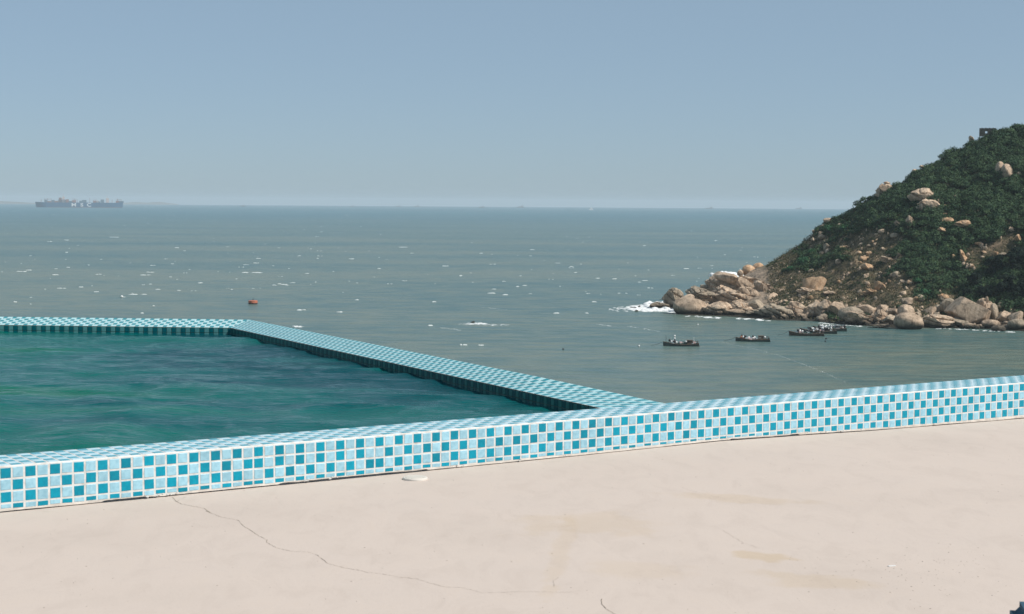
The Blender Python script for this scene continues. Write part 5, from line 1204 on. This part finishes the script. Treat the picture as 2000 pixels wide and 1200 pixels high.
# ------------------------------------------------------------------ terrace deck
def build_deck():
    sg = np.concatenate([np.linspace(-14, -3, 40), np.linspace(-2.98, 9, 900), np.linspace(9.05, 20, 30)])
    ng = np.concatenate([[0, .004, .01, .03], np.geomspace(.06, 16, 90)])
    V = []
    S, Nn = np.meshgrid(sg, ng, indexing='ij')
    edge = .0010+.0022*np.clip(fbm(S*7, S*0+1.3, 61, 3)+.15, 0, 1)*2+.004*(fbm(S*1.7, S*0+2.2, 44, 2) > .42)
    Zk = deckz_k(S)*np.exp(-Nn*.22)
    Z = Zk+.0035*fbm(S*.8, Nn*.8, 63, 3)*np.clip(Nn/.5, 0, 1)
    N2 = -(Nn+edge*np.exp(-Nn*20))
    X = PC[0]+dF[0]*S+nF[0]*N2; Y = PC[1]+dF[1]*S+nF[1]*N2
    V = np.stack([X, Y, Z], -1).reshape(-1, 3); ns = len(ng)
    i = np.arange(len(sg)-1)[:, None]; j = np.arange(ns-1)[None]; a = i*ns+j
    Fc = np.stack([a, a+1, a+ns+1, a+ns], -1).reshape(-1, 4)
    o = obj('terrace', mesh_np('terrace', V, Fc[:, ::-1], M_DECK, True), kind='structure')
    # slab edge down into the joint
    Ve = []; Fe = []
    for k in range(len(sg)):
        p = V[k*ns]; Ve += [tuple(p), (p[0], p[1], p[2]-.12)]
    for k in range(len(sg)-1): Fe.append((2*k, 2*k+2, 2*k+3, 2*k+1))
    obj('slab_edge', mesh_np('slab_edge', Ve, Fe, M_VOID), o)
    return o
deck = build_deck()
def deck_h(P):
    s_, n_ = sn(P); n_ = max(0, -n_)
    return float(deckz_k(s_))*math.exp(-n_*.22)+.0035*float(fbm(s_*.8, n_*.8, 63, 3))*min(1, n_/.5)
M_CRACK = simple('crack_dirt', (.34, .28, .22), 1, .4, 40)
def crack(pts, w0, w1, seed):
    rg = random.Random(seed); Q = []
    for (x0, y0), (x1, y1) in zip(pts, pts[1:]):
        n = max(2, int(math.hypot(x1-x0, y1-y0)/3))
        for k in range(n): t = k/n; Q.append((x0+(x1-x0)*t+rg.uniform(-.7, .7), y0+(y1-y0)*t+rg.uniform(-.6, .6)))
    Q.append(pts[-1]); V = []; Fc = []
    for i, (x, y) in enumerate(Q):
        P = at_z(x, y, 0); h = deck_h(P); P = at_z(x, y, h)
        if i < len(Q)-1: d = at_z(*Q[i+1], h)-P
        t = i/len(Q); w = (w0+(w1-w0)*t)*rg.uniform(.25, 1.3); d2 = d/(np.linalg.norm(d)+1e-9); nn = np.array([-d2[1], d2[0], 0])
        V += [tuple(P-nn*w/2+[0, 0, .0012]), tuple(P+nn*w/2+[0, 0, .0012])]
    for i in range(len(Q)-1): Fc.append((2*i, 2*i+2, 2*i+3, 2*i+1))
    obj('crack', mesh_np('crack', V, Fc, M_CRACK), deck)
c1 = [(336, 971), (345, 980.5), (354, 985), (399, 993.5), (408, 1001), (432, 1010.5), (465, 1016.5), (474, 1027), (489, 1036), (507, 1048), (522, 1055.5), (521, 1060), (540, 1070.5), (570, 1077.5), (600, 1078.6), (618, 1084), (642, 1102), (672, 1109.5), (720, 1118.5), (750, 1122.4), (780, 1128), (810, 1130.5), (837, 1138.6), (870, 1147.6), (900, 1148), (922, 1153), (944, 1158.5), (999, 1157), (1043, 1156), (1082, 1157.5), (1120, 1157.4)]
crack(c1, .0022, .0013, 1); crack([(1175, 1169.5), (1175, 1180.5), (1186, 1191.5), (1201, 1200), (1215, 1212)], .002, .0018, 2)
crack([(1083, 1147), (1081, 1135), (1092, 1128)], .001, .0008, 3); crack([(346, 981), (352, 976), (362, 972)], .0022, .001, 4)
crack([(1410, 1035), (1432, 1049), (1450, 1060), (1478, 1070)], .0012, .0012, 5); crack([(1330, 952), (1360, 962), (1420, 976), (1500, 992)], .0007, .0005, 6)
crack([(404, 999), (411, 1002)], .012, .008, 7)
# round white drain cover
def drain():
    P = at_z(811, 935, 0); h = deck_h(P); P = at_z(811, 934.5, h+.004)
    e = empty('drain_cover', (P[0], P[1], h+.001), .3, label='round white plastic drain cover lying on the terrace near the wall', category='drain cover')
    m = simple('white_plastic', (.66, .62, .56), .6, .05, 20); r = .056
    s = MB(); s.tube((0, 0, -.002), (0, 0, .006), r, 40); s.tube((0, 0, .006), (0, 0, .0085), r, 40, r-.003); s.build('rim', m, e)
    for k in range(7):
        y = (k-3)*.0125; L = math.sqrt(max(0, (r*.8)**2-y*y)); s = MB(); s.box((0, y, .0098), (L, .0032, .0012)); s.build('grate_bar', m, e)
drain()
# bits of grit on the terrace
def grit():
    rg = random.Random(21); s = MB()
    for k in range(420):
        x, y = rg.uniform(0, 2000), rg.uniform(860, 1200)
        P = at_z(x, y, 0); s_, n_ = sn(P)
        if n_ > -.03: continue
        if rg.random() < .3: x, y = rg.gauss(1800, 90), rg.gauss(1110, 25); P = at_z(x, min(y, 1195), 0)
        h = deck_h(P); r = rg.uniform(.0005, .0015)
        s.ball((P[0], P[1], h+r*.4), r, 5, 4, (rg.uniform(.8, 2.5), 1, .6))
    s.build('grit', simple('grit_dark', (.34, .29, .24), 1, .4, 30), label='tiny specks of grit strewn over the terrace', category='grit', kind='stuff')
    s = MB()
    P = at_z(1742, 1107, 0); s.box((P[0], P[1], deck_h(P)+.002), (.014, .003, .0015), .3); s.build('paper_scrap', M_WHITE, label='tiny white scrap lying on the terrace at the lower right', category='litter')
grit()
# dark blue lounger whose corner shows bottom right
def lounger():
    zt = .40; P = at_z(1970, 1170, zt)
    e = empty('pool_lounger', (P[0], P[1], 0), -.16, label='dark blue cushioned lounger cut off by the bottom right corner', category='lounger')
    mc = simple('navy_cushion', (.030, .085, .13), .85, .15, 15, .2); mf = simple('grey_tube_frame', (.45, .45, .44), .45, .1, 10)
    W, Lg = .62, 1.9
    bm = bmesh.new(); bmesh.ops.create_cube(bm, size=1)
    for v in bm.verts: v.co = Vector(((v.co.x+.5)*W, (v.co.y-.5)*Lg, (v.co.z-.5)*.07+zt))
    bmesh.ops.bevel(bm, geom=bm.edges[:], offset=.02, segments=3, affect='EDGES'); me = bpy.data.meshes.new('cushion'); bm.to_mesh(me); bm.free(); me.materials.append(mc); obj('cushion', me, e)
    s = MB(); z = zt-.09; a = -.012
    for p, q in (((a, -a, z), (W-a, -a, z)), ((W-a, -a, z), (W-a, -Lg, z)), ((W-a, -Lg, z), (a, -Lg, z)), ((a, -Lg, z), (a, -a, z))): s.tube(p, q, .018, 10)
    s.build('frame', mf, e)
    for (lx, ly) in ((.03, -.05), (W-.03, -.05), (.03, -Lg+.05), (W-.03, -Lg+.05)):
        s = MB(); s.tube((lx, ly, 0), (lx, ly, z), .016, 10); s.build('leg', mf, e)
lounger()

# slope under the terrace, hidden below the parapet
def near_slope():
    V = []; Fc = []; sg = np.linspace(-60, 90, 60); ng = np.linspace(0, 1, 30)
    m = M_HILL
    for s_ in sg:
        for t in ng:
            n_ = -20+t*82; base = -1.4 if n_ < 8 else -1.4-(n_-8)*.62
            P = FP(s_, n_, base+float(fbm(s_/7, n_/7, 5, 3))*1.0*(n_ > 9)); V.append(P)
    for i in range(59):
        for j in range(29): a = i*30+j; Fc.append((a, a+30, a+31, a+1))
    obj('near_hillside', mesh_np('near_hillside', V, Fc, m, True), kind='structure')
near_slope()

# ------------------------------------------------------------------ haze
HAZE = 8.5e-5
def haze():
    m = bpy.data.materials.new('haze_air'); m.use_nodes = True; n = m.node_tree.nodes; l = m.node_tree.links
    n.remove(n['Principled BSDF']); v = n.new('ShaderNodeVolumePrincipled'); v.inputs['Color'].default_value = (.78, .87, .94, 1); v.inputs['Density'].default_value = HAZE; v.inputs['Anisotropy'].default_value = 0
    l.new(v.outputs[0], n['Material Output'].inputs['Volume'])
    s = MB(); zt = HV[..., 2].max()+6; zb = SEA-30000**2/(2*6.371e6)-1
    s.box((0, 0, (zt+zb)/2), (31000, 31000, (zt-zb)/2))
    s.build('haze', m, kind='stuff', label='thin sea haze over the whole bay', category='haze')
haze()
print('small rocks', n_small, 'tiles', ntile)
